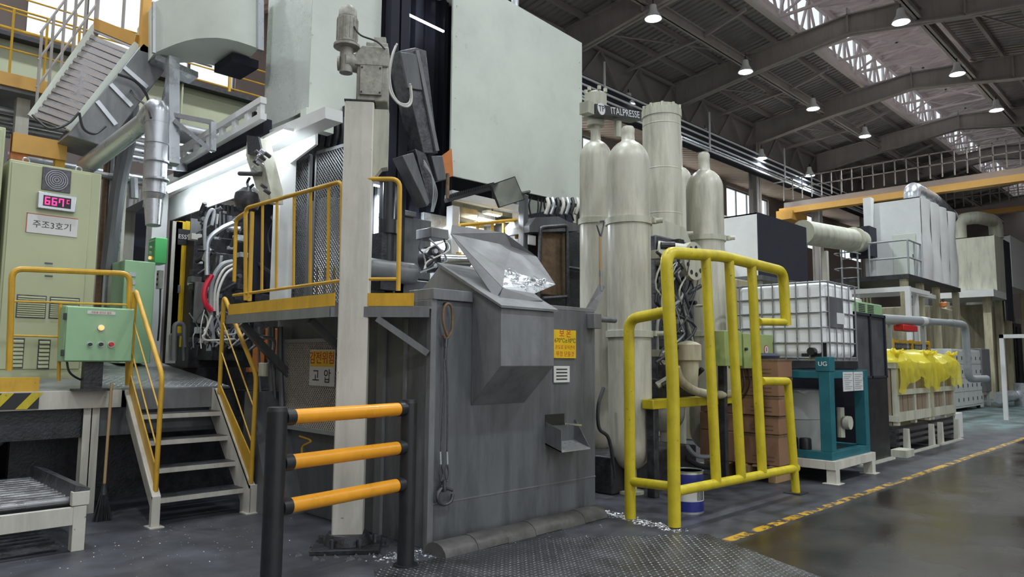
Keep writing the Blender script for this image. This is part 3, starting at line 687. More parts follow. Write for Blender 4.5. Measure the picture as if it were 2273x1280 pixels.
for i in range(70):
    an = R.uniform(0, 2 * PI); r_ = R.uniform(.2, .42); s_ = R.uniform(.012, .04); p_ = Vector((cx + r_ * math.cos(an), cy + r_ * math.sin(an), 0))
    b.add([p_ + Vector((-s_, -s_ * .6, 0)), p_ + Vector((s_, -s_ * .4, 0)), p_ + Vector((s_ * .3, s_, 0)), p_ + Vector((0, 0, s_ * .9))], [(0, 1, 3), (1, 2, 3), (2, 0, 3), (0, 2, 1)])
tag(b.build('slag_debris', darkm, smooth=False), 'dark slag crumbs heaped round the foot of the cream column', 'debris', kind='stuff')
# slanted cover plates on the right side of the column
MB().prism([(cx + .12, cy - .06, cz - .05), (cx + .24, cy - .06, cz - .05), (cx + .24, cy - .06, zat(cx, cy, 372)), (cx + .19, cy - .06, zat(cx, cy, 375)), (cx + .12, cy - .06, zat(cx, cy, 400))], (0, .12, 0)).build('side_cover', cream, t, smooth=False)
# gearbox head
hx, hy = cx + .10, cy + .02
z0, z1 = cz, zat(hx, hy, 118)
MB().box(hx - .13, hy - .12, z0, hx + .13, hy + .12, z0 + .32).build('lower_housing', grime, t, bev=.012)
MB().prism([(hx - .15, hy - .14, z0 + .30), (hx + .13, hy - .14, z0 + .30), (hx + .13, hy - .14, z1 - .02), (hx - .09, hy - .14, z1 - .02), (hx - .15, hy - .14, z1 - .10)], (0, .28, 0)).build('gear_housing', grime, t, bev=.01)
MB().box(hx - .1, hy - .145, z0 + .05, hx + .08, hy - .121, z0 + .3).build('cover_plate', grime, t, bev=.003)
for dx in (-.085, .065):
    for dz in (.07, .28): MB().cyl((hx + dx, hy - .145, z0 + dz), (hx + dx, hy - .153, z0 + dz), .008, 6).build('bolt', dark, t)
MB().box(hx - .06, hy - .1, z1 - .02, hx + .12, hy + .1, z1 + .03).box(hx + .0, hy - .06, z1 + .03, hx + .1, hy + .06, z1 + .1).build('top_block', grime, t, bev=.006)
mx = hx - .22
mt = MB().lathe([(.0, .46), (.05, .455), (.075, .42), (.078, .36)], mx, hy - .1, 20, z0 + .36).lathe([(.08, .355), (.085, .35), (.085, .14), (.07, .13), (.11, .12), (.11, .10), (.06, .09)], mx, hy - .1, 20, z0 + .36).build('motor', grime, t)
for i in range(16): an = 2 * PI * i / 16; MB().bar((mx + .083 * math.cos(an), hy - .1 + .083 * math.sin(an), z0 + .52), (mx + .083 * math.cos(an), hy - .1 + .083 * math.sin(an), z0 + .70), .006, .014, (math.cos(an), math.sin(an), 0)).build('cooling_fin', grime, mt)
MB().cyl((mx, hy - .1, z0 + .46), (mx, hy - .1, z0 + .24), .055, 14).cyl((mx - .02, hy - .1, z0 + .34), (hx - .1, hy - .05, z0 + .34), .075, 16).cyl((mx - .07, hy - .1, z0 + .32), (mx - .05, hy - .1, z0 + .32), .06, 14).build('worm_gear', grime, t)
MB().tube([(mx + .06, hy - .16, z0 + .62), (mx + .12, hy - .18, z0 + .54), (mx + .25, hy - .17, z0 + .50), (hx + .1, hy - .16, z0 + .44)], .008, 6).build('cable', rubber, t)
t.rotation_euler.z = math.radians(-38)
# looped pale hoses beside the head
t = thing('hose_loop', (hx + .25, hy, z0 + .1), 'bundle of pale looped hoses hanging beside the hoist head', 'hoses')
for k, (a_, m_) in enumerate(((0, hosew), (.03, hoseg), (.055, hosew))):
    P = [(878, 102), (868, 130), (862, 170), (866, 205), (885, 230), (905, 236), (914, 222), (912, 190)]
    MB().tube([oY(x + a_ * 120 * (.5 if i < 4 else -.3), y - a_ * 90, hy - .12 + a_) for i, (x, y) in enumerate(P)], .009, 8).build('hose', m_, t)

# ================================================================ FURNACE
FX0, FX1, FY, FZ = 3.67, 5.80, 4.60, 1.98
t = thing('holding_furnace', (4.7, FY, 0), 'large grey steel holding furnace with a slanted front chute and stained walls', 'furnace')
MB().box(FX0, FY, .0, FX1, 7.2, FZ).build('body', furn, t, bev=.006)
MB().box(FX0 - .006, FY - .012, 0, FX0 + .05, FY + .04, FZ).build('corner_strip', furn2, t, smooth=False)
MB().box(FX0 + .0, FY - .004, .34, FX1, FY, .352).build('weld_seam', furn2, t, smooth=False)
MB().box(FX0 - .0, FY - .03, FZ - .0, 4.1, FY + .3, FZ + .09).build('rim', furn2, t, bev=.004)
MB().box(4.9, FY, FZ, FX1, FY + .05, FZ + .04).build('rim', furn2, t, bev=.004)
CX0, CX1, CYF = 4.14, 4.80, 4.24
q1 = oY(1113, 683, CYF); q2 = oY(1230, 687, CYF); q3 = oY(1113, 812, CYF); q4 = oY(1045, 900, FY); q5 = oY(1045, 655, FY)
CX0 = (q1.x + q4.x) / 2; CX1 = q2.x; zt, zb, zw = q1.z, q3.z, q4.z
ridge_y, ridge_z = 5.05, zat(CX0, 5.05, 590)
ch = MB().prism([(CX0, CYF, zb), (CX0, CYF, zt), (CX0, ridge_y, ridge_z), (CX0, ridge_y + .45, FZ), (CX0, FY, FZ), (CX0, FY, zw)], (CX1 - CX0, 0, 0)).build('chute', furn2, t, bev=.005)
MB().prism([(CX0 - .03, CYF - .03, zt), (CX0 - .03, CYF - .03, zt + .02), (CX0 - .03, ridge_y, ridge_z + .03), (CX0 - .03, ridge_y, ridge_z + .0)], (CX1 - CX0 + .05, 0, 0)).build('chute_lid', furn2, ch, smooth=False)
# open tapping port low on the right
a, c = oY(1210, 920, FY), oY(1300, 1005, FY)
pt = MB().box(a.x, FY - .005, oY(1210, 945, FY).z, a.x + .27, FY - .001, a.z).build('tapping_port', inkk, t, smooth=False)
zp = oY(1210, 985, FY).z
MB().prism([(a.x, FY, zp), (a.x, FY - .2, zp - .06), (a.x, FY - .2, zp + .14), (a.x, FY, zp + .2)], (.008, 0, 0)).build('port_cheek', furn2, pt, smooth=False)
MB().prism([(a.x, FY, zp), (a.x, FY - .2, zp - .06), (a.x, FY - .2, zp - .05), (a.x, FY, zp + .01)], (.42, 0, 0)).build('port_tray', dross, pt, smooth=False)
MB().prism([(a.x + .42, FY, zp), (a.x + .42, FY - .2, zp - .06), (a.x + .42, FY - .02, zp + .2), (a.x + .42, FY, zp + .2)], (.008, 0, 0)).build('port_cheek', furn, pt, smooth=False)
MB().cyl((a.x + .18, FY - .08, zp + .18), (a.x + .38, FY - .12, zp + .16), .012, 8).build('clamp_handle', chrome, pt)
# pin bracket at top right
q = oY(1305, 700, FY - .02); bk = MB().box(q.x, FY - .1, q.z - .13, q.x + .12, FY - .0, q.z + .02).build('pin_bracket', furn2, t, bev=.004)
MB().cyl((q.x + .05, FY - .04, q.z - .03), (q.x + .42, FY - .04, q.z - .03), .03, 12).build('pin', furn, bk)
# signs on the furnace
def sign(px0, py0, px1, py1, y, m, name, th=.01):
    a, c = oY(px0, py0, y), oY(px1, py1, y)
    o = MB().box(a.x, y - th, c.z, c.x, y, a.z).build(name, m, t, bev=.002); return o, (a + c) / 2, c.x - a.x, a.z - c.z
o, cc, w_, h_ = sign(1228, 731, 1277, 795, FY - .006, signy, 'warning_sign')
for i, (s_, k, m_) in enumerate((('보 온', .085, inkr), ('670℃±10℃', .058, inkk), ('온도로 유지관리', .044, inkr), ('뚜껑 닫을것', .055, inkr))):
    text(s_, k, m_, o, (cc.x, FY - .0165, cc.z + h_ * (.36 - .24 * i)), (1, 0, 0), (0, 0, 1), th=.0006)
o, cc, w_, h_ = sign(1228, 812, 1263, 848, FY - .006, signw, 'small_notice')
for i in range(4): MB().box(cc.x - w_ * .36, FY - .018, cc.z + h_ * (.3 - .2 * i) - .006, cc.x + w_ * .33, FY - .0162, cc.z + h_ * (.3 - .2 * i) + .006).build('print_line', inkk, o, smooth=False)
# side: mesh guard with the high voltage sign (on the left wall of the furnace)
XS = FX0 - .03
a, c = oX(637, 757, XS), oX(750, 955, XS); y0, y1 = 6.92, 5.72; zlo, zhi = oX(630, 945, XS).z, a.z
g = MB(); 
for (ya, za, yb, zb_) in ((y0, zlo, y1, zlo), (y0, zhi, y1, zhi), (y0, zlo, y0, zhi), (y1, zlo, y1, zhi)): g.bar((XS - .012, ya, za), (XS - .012, yb, zb_), .035, .035)
g = g.build('guard_frame', hoseg, t, smooth=False)
MB().box(XS + .008, y1, zlo, XS + .012, y0, zhi).build('guard_recess', rust, g, smooth=False)
b = MB(); n = 46; Wd, Hd = y0 - y1, zhi - zlo
for k in range(-int(Hd / .036), int(Wd / .036)):
    for sgn in (1, -1):
        s0 = k * .036; p0 = max(0, s0); p1 = min(Wd, s0 + Hd)
        if p1 - p0 < .01: continue
        ya, yb = y1 + p0, y1 + p1; za, zb_ = (p0 - s0), (p1 - s0)
        if sgn < 0: za, zb_ = Hd - za, Hd - zb_
        b.bar((XS - .004 * sgn, ya, zlo + za), (XS - .004 * sgn, yb, zlo + zb_), .006, .006)
o = b.build('wire_mesh', hosew, g, smooth=False); o['kind'] = 'stuff'
a, c = oX(690, 775, XS - .02), oX(743, 855, XS - .02); zc = oX(716, 816, XS - .02).z; yc = (a.y + c.y) / 2; hw = abs(a.y - c.y) / 2; hh = .5 * (oX(716, 774, XS - .02).z - oX(716, 855, XS - .02).z)
o = MB().box(XS - .028, yc - hw, zc - hh, XS - .02, yc + hw, zc + hh).build('voltage_sign', signw, t, bev=.002)
MB().box(XS - .0292, yc - hw + .012, zc + .01, XS - .0282, yc + hw - .012, zc + hh - .012).build('sign_panel', signy, o)
text('감전위험', .125, inkr, o, (XS - .0296, yc, zc + hh * .5), (0, -1, 0), (0, 0, 1), th=.0006, bold=.001)
text('고  압', .14, inkk, o, (XS - .0296, yc, zc - hh * .5), (0, -1, 0), (0, 0, 1), th=.0006, bold=.001)
# pipework left of the guard
for k, (x, w0) in enumerate(((600, .03), (607, .018), (622, .03), (575, .014))):
    MB().tube([oX(x, 725, XS - .06), oX(x, 800, XS - .05), oX(x + 4, 900, XS - .05), oX(x + 2, 980, XS - .05)], w0, 8).build('conduit', furn, t)
MB().tube([oX(545, 720, XS - .3), oX(575, 745, XS - .3), oX(608, 755, XS - .1), oX(600, 800, XS - .08)], .02, 8).build('conduit', galv, t)
q = oX(590, 820, XS - .06); MB().box(XS - .1, q.y - .09, q.z - .07, XS - .04, q.y + .09, q.z + .07).build('junction_box', cream, t, bev=.004)
MB().tube([oX(665, 968, XS - .03), oX(690, 978, XS - .08), oX(672, 990, XS - .1), oX(670, 1005, XS - .1)], .01, 6).build('tap', yel, t)
MB().prism([(FX0 - .35, 7.15, 0), (FX0 - .35, 6.5, 0), (FX0 - .35, 7.05, 1.15), (FX0 - .35, 7.15, 1.15)], (.35, 0, 0)).build('skirt_plate', furn, t, smooth=False)
MB().box(FX0 - .03, 5.2, 0, FX0, 5.3, FZ - .15).box(FX0 - .02, 4.9, .5, FX0, 4.93, FZ - .15).build('pilaster', furn2, t, smooth=False)
for i in range(3): MB().box(4.2 + .3 * i, 6.4, FZ, 4.4 + .3 * i, 6.8, FZ + .15).build('top_casting', furn, t, bev=.02)
# kerb pipe along the foot of the furnace
k0, k1 = oZ(965, 1215, .06), oZ(1325, 1130, .06)
t = thing('floor_kerb', (k0 + k1) / 2, 'dirty half-round grey kerb cover lying along the furnace foot', 'kerb')
k0.z = k1.z = 0
for i in range(6):
    a = k0.lerp(k1, i / 6 + .0008); c = k0.lerp(k1, (i + 1) / 6 - .0008); d = (c - a).normalized(); n = Vector((0, 0, 1)).cross(d).normalized()
    prof = [(.13 * math.cos(s_), .10 * math.sin(s_)) for s_ in [PI * j / 7 for j in range(8)]]
    MB().prism([a + n * u + Vector((0, 0, v + (.004 if i % 2 else 0))) for u, v in prof][::-1], c - a).build('cover_segment', kerbm, t)
# hook and sling on the front
t = thing('sling_hook', (3.86, FY - .05, .4), 'wire sling with two steel hooks hanging down the furnace front', 'hook')
YH = FY - .045
def hp(x, y): return oY(x, y, YH)
MB().tube([hp(993, 745), hp(984, 715), hp(985, 685), hp(994, 674), hp(1003, 684), hp(1004, 720), hp(1000, 740), hp(990, 752), hp(984, 742)], .012, 8).build('top_hook', rust, t)
MB().cyl(hp(990, 750), hp(989, 770), .018, 10).cyl(hp(989, 770), hp(988, 798), .014, 10).build('shackle', darkm, t)
MB().tube([hp(985, 795), hp(986, 850), hp(981, 940), hp(978, 1005)], .006, 6).build('wire_rope', darkm, t)
MB().tube([hp(990, 795), hp(993, 860), hp(993, 950), hp(992, 1005)], .006, 6).build('wire_rope', darkm, t)
for x in (977, 992): MB().cyl(hp(x, 1002), hp(x + 1, 1030), .011, 8).build('ferrule', galv, t)
for x in (978, 991): MB().tube([hp(x, 1030), hp(x - 3, 1050), hp(x + 1, 1068), hp(x + 5, 1050), hp(x + 1, 1032)], .006, 6).build('link', darkm, t)
MB().cyl(hp(985, 1065), hp(986, 1090), .022, 10).cyl(hp(978, 1078), hp(1004, 1088), .012, 8).build('swivel', darkm, t)
MB().tube([hp(980, 1082), hp(971, 1098), hp(974, 1114), hp(987, 1119), hp(1000, 1112), hp(1005, 1096)], .015, 8).build('lower_hook', darkm, t)
MB().cyl((hp(994, 674)), hp(994, 674) + Vector((0, .05, 0)), .014, 8).build('peg', darkm, t)
# scoop (pouring tray) on the chute
t = thing('pouring_scoop', (4.5, 4.9, ridge_z), 'grey sheet-metal pouring scoop splashed with shiny aluminium above the furnace chute', 'scoop')
def yy(x, y, v): return oY(x, y, v)
A = yy(1000, 520, 5.0); B_ = yy(1150, 545, 4.95); Cc = yy(1232, 632, 4.55); D = yy(1185, 652, 4.45); E_ = yy(1115, 640, 4.42); Fb = yy(1108, 665, 4.36)
A2 = yy(1003, 500, 5.06); B2 = yy(1120, 518, 5.02); Lb = yy(1060, 640, 4.65); G_ = yy(1120, 600, 4.72)
def plate3(P, name, m, par=t, th=.008): return MB().sheet(P, th).build(name, m, par, smooth=False)
plate3([A, B2, A2], 'back_flange', scoopm); plate3([A, yy(1135, 548, 5.0), B2], 'back_flange', scoopm)
plate3([A, G_, yy(1135, 548, 5.0)], 'floor_sheet', scoopm); plate3([yy(1135, 548, 5.0), G_, Cc], 'floor_sheet', scoopm)
plate3([yy(1135, 548, 5.0), Cc, yy(1190, 570, 4.85), B2], 'right_wall', scoopm)
plate3([G_, E_, Cc], 'lip_sheet', alu); plate3([E_, D, Cc], 'lip_sheet', alu)
plate3([A, E_, G_], 'left_wall', scoopm)
plate3([A, yy(1100, 665, 4.40), E_], 'left_wall', scoopm)
plate3([E_, yy(1105, 668, 4.36), yy(1205, 668, 4.36), D], 'apron_sheet', scoopm)
b = MB()
for i in range(26):                      # solidified metal drips and crust
    u, v = R.random(), R.random() * .75; p_ = G_.lerp(E_, u).lerp(Cc, v) + Vector((0, -.012, .012)); s_ = R.uniform(.01, .035)
    b.tube([p_, p_ + Vector((R.uniform(-.04, .06), R.uniform(-.03, .01), R.uniform(-.02, .02))), p_ + Vector((R.uniform(-.02, .09), -.02, -s_ * 1.6))], s_ * .3, 5, True, 3)
o = b.build('metal_crust', alu, t); o['kind'] = 'stuff'
# shovel leaning
t = thing('shovel', yy(1330, 680, 4.75), 'steel shovel with a wooden shaft leaning upright beside the first accumulator', 'shovel')
YS = 4.8
MB().cyl(yy(1332, 525, YS), yy(1333, 632, YS), .016, 10).build('shaft', wood, t)
MB().tube([yy(1333, 525, YS), yy(1325, 500, YS), yy(1332, 491, YS), yy(1340, 490, YS), yy(1340, 500, YS), yy(1334, 525, YS)], .01, 6, False).build('grip', darkm, t)
MB().sheet([yy(1330, 628, YS), yy(1343, 636, YS), yy(1322, 690, YS - .05), yy(1298, 690, YS - .05)], .008).build('blade', steel, t, smooth=False)
MB().cyl(yy(1333, 600, YS), yy(1334, 645, YS), .02, 10).build('socket', steel, t)
# floor scraps of aluminium
b = MB()
def scraps(b, p, q, n, w, smin, smax):
    for i in range(n):
        c = p.lerp(q, R.random()) + Vector((R.gauss(0, w), R.gauss(0, w), 0)); s_ = R.uniform(smin, smax); z = s_ * R.uniform(.15, .5)
        an = R.uniform(0, PI); e = Vector((math.cos(an), math.sin(an), 0)) * s_; f_ = Vector((-e.y, e.x, 0)) * R.uniform(.3, .9)
        b.add([c - e, c - f_, c + e, c + f_, c + Vector((0, 0, z))], [(0, 1, 4), (1, 2, 4), (2, 3, 4), (3, 0, 4)])
scraps(b, oZ(1325, 1132), oZ(1510, 1178), 420, .05, .006, .022)
scraps(b, oZ(970, 1222), oZ(1320, 1150), 160, .12, .003, .009)
scraps(b, oZ(60, 1260), oZ(560, 1180), 150, .5, .003, .009)
scraps(b, oZ(850, 1240), oZ(960, 1225), 150, .07, .006, .02)
scraps(b, oZ(1350, 1200), oZ(1250, 1250), 60, .3, .002, .007)
tag(b.build('aluminium_scraps', dross, smooth=False), 'bright aluminium flakes scattered over the dark floor before the furnace', 'scraps', kind='stuff')
# chequer plate on the floor
P0 = [oZ(1570, 1186), oZ(1900, 1310), oZ(840, 1330), oZ(830, 1265), oZ(1200, 1195)]
t = thing('chequer_floor_plate', (4.5, 3.4, 0), 'dark steel chequer plate set in the floor before the furnace', 'floor plate')
MB().prism([(q.x, q.y, -.004) for q in P0][::-1], (0, 0, .008)).build('plate', plate, t, smooth=False)
b = MB()
def inside(x, y):
    s_ = [ (P0[(i+1) % 5].x - P0[i].x) * (y - P0[i].y) - (P0[(i+1) % 5].y - P0[i].y) * (x - P0[i].x) for i in range(5)]
    return all(v > 0 for v in s_) or all(v < 0 for v in s_)
x = 1.8
i = 0
while x < 6:
    y = 1.5; j = 0
    while y < 4.6:
        if inside(x, y):
            dx, dy = (.019, .006) if (i + j) % 2 else (.006, .019)
            b.add([(x - dx, y, .004), (x, y - dy, .004), (x + dx, y, .004), (x, y + dy, .004), (x, y, .0075)], [(0, 1, 4), (1, 2, 4), (2, 3, 4), (3, 0, 4)])
        y += .042; j += 1
    x += .042; i += 1
o = b.build('raised_lozenges', loz, t, smooth=False); o['kind'] = 'stuff'

# ================================================================ AMBER BARRIER
def bpost(x, y, lab, name='barrier_post'):
    pass
zb1 = 1.19
pL = oZ(616, 905, zb1); pL.z = 0; pR = oZ(908, 888, zb1); pR.z = 0
t = thing('safety_barrier', (pL + pR) / 2, 'black safety barrier with three amber tubes in front of the cream column', 'barrier')
for p_ in (pL, pR):
    MB().cyl(p_, p_ + Vector((0, 0, zb1 - .02)), .063, 24).build('post', black, t)
    MB().cyl(p_ + Vector((0, 0, zb1 - .02)), p_ + Vector((0, 0, zb1 + .005)), .062, 24, .056).build('post_cap', black, t)
    MB().cyl(p_ + Vector((0, 0, .0)), p_ + Vector((0, 0, .015)), .09, 20).build('floor_collar', black, t)
d = (pR - pL).normalized()
for (ya, yb) in ((926, 907), (1021, 998), (1117, 1082)):
    za = zat(pL.x, pL.y, ya); zb_ = zat(pR.x, pR.y, yb); zm = (za + zb_) / 2
    A = pL + d * .07; B_ = pR - d * .07; A.z = B_.z = zm
    tb = MB().cyl(A + d * .03, B_ - d * .03, .047, 24).build('rail_tube', amber, t)
    for e, s_ in ((A, 1), (B_, -1)): MB().cyl(e - d * .02 * s_, e + d * .045 * s_, .052, 20).build('rail_collar', black, tb)

# ================================================================ TALL LEMON GUARD
t = thing('tall_pipe_guard', (6.6, 3.65, 0), 'tall bent lemon-yellow pipe guard standing in front of the accumulators', 'guard')
GY = 3.66; r_ = .058
def gp(*P): return [oY(x, y, GY) for x, y in P]
MB().bend(gp((1497, 1168), (1494, 860), (1478, 560), (1600, 568), (1738, 602), (1745, 722)), r_, .13, 14).build('main_loop', lemon, t)
MB().cyl(*gp((1684, 714), (1748, 715)), r_ * .72, 12).build('stub_bar', lemon, t)
for a, c in (((1566, 566), (1590, 1072)), ((1618, 576), (1645, 1058)), ((1668, 586), (1692, 1046))): MB().cyl(*gp(a, c), r_ * .86, 12).build('upright', lemon, t)
MB().cyl(*gp((1500, 1090), (1768, 1038)), r_ * .8, 12).build('foot_rail', lemon, t)
q = gp((1690, 846), (1748, 846), (1768, 1108)); MB().bend(q, r_ * .8, .03, 12).build('right_post', lemon, t)
Bq = oY(1490, 690, GY); Bb = oY(1497, 1080, GY); Aw = oZ(1399, 1150); 
A1 = Vector((Aw.x, Aw.y, zat(Aw.x, Aw.y, 708)))
MB().bend([Aw, A1, Bq], r_ * .92, .12, 14).build('left_loop', lemon, t)
MB().cyl(Vector((Aw.x, Aw.y, zat(Aw.x, Aw.y, 1068))), Bb, r_ * .75, 12).build('foot_rail', lemon, t)
q = gp((1768, 1108))[0]; MB().box(q.x - .12, q.y - .1, 0, q.x + .1, q.y + .1, .012).build('foot_plate', dark, t)
# paint tin
q = oZ(1545, 1143); q.y += .15; q.x += .1
t = thing('paint_tin', (q.x, q.y, 0), 'round tin with a blue and white printed band on the floor behind the lemon guard', 'tin')
hT = .40; rT = .155
MB().lathe([(rT, 0), (rT, hT)], q.x, q.y, 32).lathe([(rT, hT), (rT + .006, hT + .01), (rT - .006, hT + .01), (rT - .008, hT - .03), (.01, hT - .03)], q.x, q.y, 32).build('can', galv, t)
blue = mat('tin_blue', (.02, .03, .22), .35, 0, .1)
MB().lathe([(rT + .001, .02), (rT + .001, .12)], q.x, q.y, 32).build('blue_band', blue, t)
MB().lathe([(rT + .001, .12), (rT + .001, .26)], q.x, q.y, 32).build('white_band', signw, t)
MB().lathe([(rT + .001, .26), (rT + .001, .38)], q.x, q.y, 32).build('blue_band', blue, t)
for i in range(7):
    an = math.radians(-112 + i * 5); MB().box(q.x + (rT + .002) * math.cos(an) - .002, q.y + (rT + .002) * math.sin(an) - .002, .13, q.x + (rT + .002) * math.cos(an) + .002, q.y + (rT + .002) * math.sin(an) + .002, .24).build('bar_print', inkk, t, smooth=False)

# ================================================================ ACCUMULATOR TOWERS
def tank(cx_, cy_, w_px, rows, lab, name='accumulator_tank', m=tankm, neck=.32, clamps=(), stub=True, flat_top=False, seams=()):
    """upright gas bottle: rows = pixel rows of (top of neck, shoulder, bottom)"""
    d = (Vector((cx_, cy_, 2)) - EYE).dot(FWD); r_ = w_px / 2 / FP * d * .98
    zt, zs, zb = (zat(cx_, cy_, v) for v in rows)
    t = thing(name, (cx_, cy_, 0), lab, 'tank', 'accumulator tanks beside the furnace')
    prof = []
    for i in range(9): a = -PI / 2 + PI / 2 * i / 8; prof.append((max(.02, r_ * math.cos(a)), zb + r_ * 1.1 * (1 + math.sin(a))))
    if flat_top: prof += [(r_, zs), (r_, zt)]; prof[-1] = (r_ * .97, zt); prof.append((.02, zt))
    else:
        for i in range(9): a = PI / 2 * i / 8; prof.append((max(r_ * neck, r_ * math.cos(a)), zs - r_ * 1.15 + r_ * 1.15 * math.sin(a) if zs - r_ * 1.15 > zb else zs))
        rn = r_ * neck
        prof = [p_ for p_ in prof if not (p_[0] <= rn + 1e-6 and p_[1] > zb + r_ * 2)]
        prof += [(rn, zs), (rn * .94, zs + (zt - zs) * .5), (rn, zt - .03), (rn * .8, zt)]
    MB().lathe(prof, cx_, cy_, 40).build('shell', m, t)
    if stub: MB().cyl((cx_, cy_, 0), (cx_, cy_, zb + .05), r_ * .28, 16).cyl((cx_, cy_, 0), (cx_, cy_, .03), r_ * .6, 20).build('base_stub', cream, t)
    for v in clamps:
        z = zat(cx_, cy_, v); MB().lathe([(r_ * 1.0, z - .05), (r_ * 1.1, z - .045), (r_ * 1.1, z + .03), (r_ * 1.0, z + .035)], cx_, cy_, 40).build('clamp_band', cream, t)
        an = math.radians(-60); c0 = Vector((cx_ + r_ * 1.1 * math.cos(an), cy_ + r_ * 1.1 * math.sin(an), z)); dx = Vector((math.cos(an), math.sin(an), 0))
        MB().cyl(c0, c0 + dx * .12, .03, 10).box(c0.x - .03, c0.y - .05, z - .03, c0.x + .06, c0.y + .02, z + .03).build('clamp_lug', cream, t)
    for v in seams:
        z = zat(cx_, cy_, v); MB().lathe([(r_ * 1.0, z - .012), (r_ * 1.015, z), (r_ * 1.0, z + .012)], cx_, cy_, 40).build('seam_ring', m, t)
    return t, r_, zt
T1 = oY(1397, 700, 4.95); T1d = (T1.x, T1.y)
t, r1, _ = tank(T1.x, T1.y, 97, (282, 312, 1042), 'nearest pale accumulator bottle, rounded bottom, just right of the furnace', clamps=(492, 740))
zs0, zs1 = zat(T1.x, T1.y, 738), zat(T1.x, T1.y, 494)
zc0, zc1 = zat(T1.x, T1.y, 775), zat(T1.x, T1.y, 738)
MB().lathe([(r1 * 1.02, zs0), (r1 * 1.02, zs1), (r1 * .9, zs1 + .001)], T1.x, T1.y, 40).build('sleeve', tankm, t)
T0 = oY(1323, 600, 5.75); t, r0, zt0 = tank(T0.x, T0.y, 74, (280, 312, 1010), 'slim pale accumulator bottle with a flanged cap, left of the nearest one', clamps=(492,))
MB().lathe([(r0 * .55, zt0), (r0 * .55, zt0 + .1), (r0 * .8, zt0 + .11), (r0 * .8, zt0 + .2), (r0 * .7, zt0 + .22), (r0 * .7, zt0 + .42), (r0 * .5, zt0 + .45), (.02, zt0 + .46)], T0.x, T0.y, 28).build('cap_flange', cream, t)
for i in range(6): an = i * PI / 3; MB().cyl((T0.x + r0 * .62 * math.cos(an), T0.y + r0 * .62 * math.sin(an), zt0 + .45), (T0.x + r0 * .62 * math.cos(an), T0.y + r0 * .62 * math.sin(an), zt0 + .5), .025, 8).build('bolt', cream, t)
T2 = oY(1470, 400, 5.75); t, r2, zt2 = tank(T2.x, T2.y, 88, (246, 262, 960), 'widest pale accumulator cylinder with a flat bolted top, behind the nearest bottle', clamps=(520,), flat_top=True, seams=(282, 380, 478))
MB().lathe([(r2 * 1.04, zt2 - .12), (r2 * 1.04, zt2 - .01), (r2 * .9, zt2), (r2 * .9, zt2 + .05), (.02, zt2 + .06)], T2.x, T2.y, 40).build('top_flange', cream, t)
for i in range(10): an = i * PI / 5; MB().cyl((T2.x + r2 * .97 * math.cos(an), T2.y + r2 * .97 * math.sin(an), zt2 - .02), (T2.x + r2 * .97 * math.cos(an), T2.y + r2 * .97 * math.sin(an), zt2 + .05), .022, 6).build('bolt', cream, t)
T3 = oY(1567, 600, 5.45); t, r3, zt3 = tank(T3.x, T3.y, 84, (340, 376, 1000), 'right-hand accumulator bottle with a narrow neck, behind the lemon guard', clamps=(530, 740))
T4 = oY(1508, 500, 6.7); tank(T4.x, T4.y, 60, (300, 370, 900), 'accumulator bottle mostly hidden behind the widest cylinder')
# maker's beam on top with the name
t = thing('name_beam', (T0.x, T0.y, zt0 + .5), 'dark name beam bridging the tops of the accumulators', 'sign')
yb_ = 5.45; a, c = oY(1322, 232, yb_), oY(1422, 262, yb_)
MB().prism([oY(1322, 230, yb_), oY(1322, 251, yb_), oY(1424, 267, yb_), oY(1424, 247, yb_)], (0, .18, 0)).build('beam', black, t)
xd = (oY(1424, 247, yb_) - oY(1322, 230, yb_)).normalized(); up_ = Vector((0, -1, 0)).cross(xd) * -1
text('ITALPRESSE', .128, inkw, t, oY(1388, 251, yb_) + Vector((0, -.004, 0)), xd, (0, 0, 1), th=.001)
lg = oY(1334, 242, yb_); MB().cyl(lg, lg + Vector((0, -.01, 0)), .075, 20).build('round_logo', inkw, t)
text('TP', .11, inkk, t, lg + Vector((0, -.012, 0)), xd, (0, 0, 1), th=.001, name='logo_letters')
MB().cyl(oY(1371, 270, yb_ + .1), oY(1371, 305, yb_ + .1), .05, 10).box(a.x - .12, yb_ + .02, a.z - .12, a.x - .0, yb_ + .16, a.z + .03).build('bracket', cream, t)
# valve block with hoses between the bottles
t = thing('valve_block', (7.9, 4.9, .9), 'dark hydraulic valve block tangled with hoses between the accumulators', 'valve block')
YV = 4.75
a, c = oY(1455, 520, YV + .3), oY(1545, 880, YV + .3)
MB().box(a.x, YV + .3, c.z, c.x, YV + .6, a.z).build('manifold', darkm, t, bev=.02)
rr = random.Random(3)
for i in range(46):
    q = oY(rr.uniform(1455, 1545), rr.uniform(535, 870), YV + rr.uniform(.05, .25)); s_ = rr.uniform(.03, .08)
    k_ = rr.random()
    b = MB()
    if k_ < .5: b.box(q.x - s_, q.y - s_, q.z - s_ * .7, q.x + s_, q.y + s_, q.z + s_ * .7)
    else: b.cyl(q, q + Vector((rr.choice((0, .12)), -.12, rr.choice((0, .1)))), s_ * .6, 10)
    b.build('fitting', rr.choice((cream, darkm, darkm, dark, black)), t, bev=.004)
for i in range(16):
    P = [oY(rr.uniform(1452, 1550), 540 + rr.uniform(0, 60) + 70 * j, YV - rr.uniform(-.05, .1)) for j in range(rr.choice((3, 4, 5)))]
    MB().tube(P, rr.choice((.008, .012, .018)), 6).build('hose', rr.choice((rubber, rubber, hoseg, cream)), t)
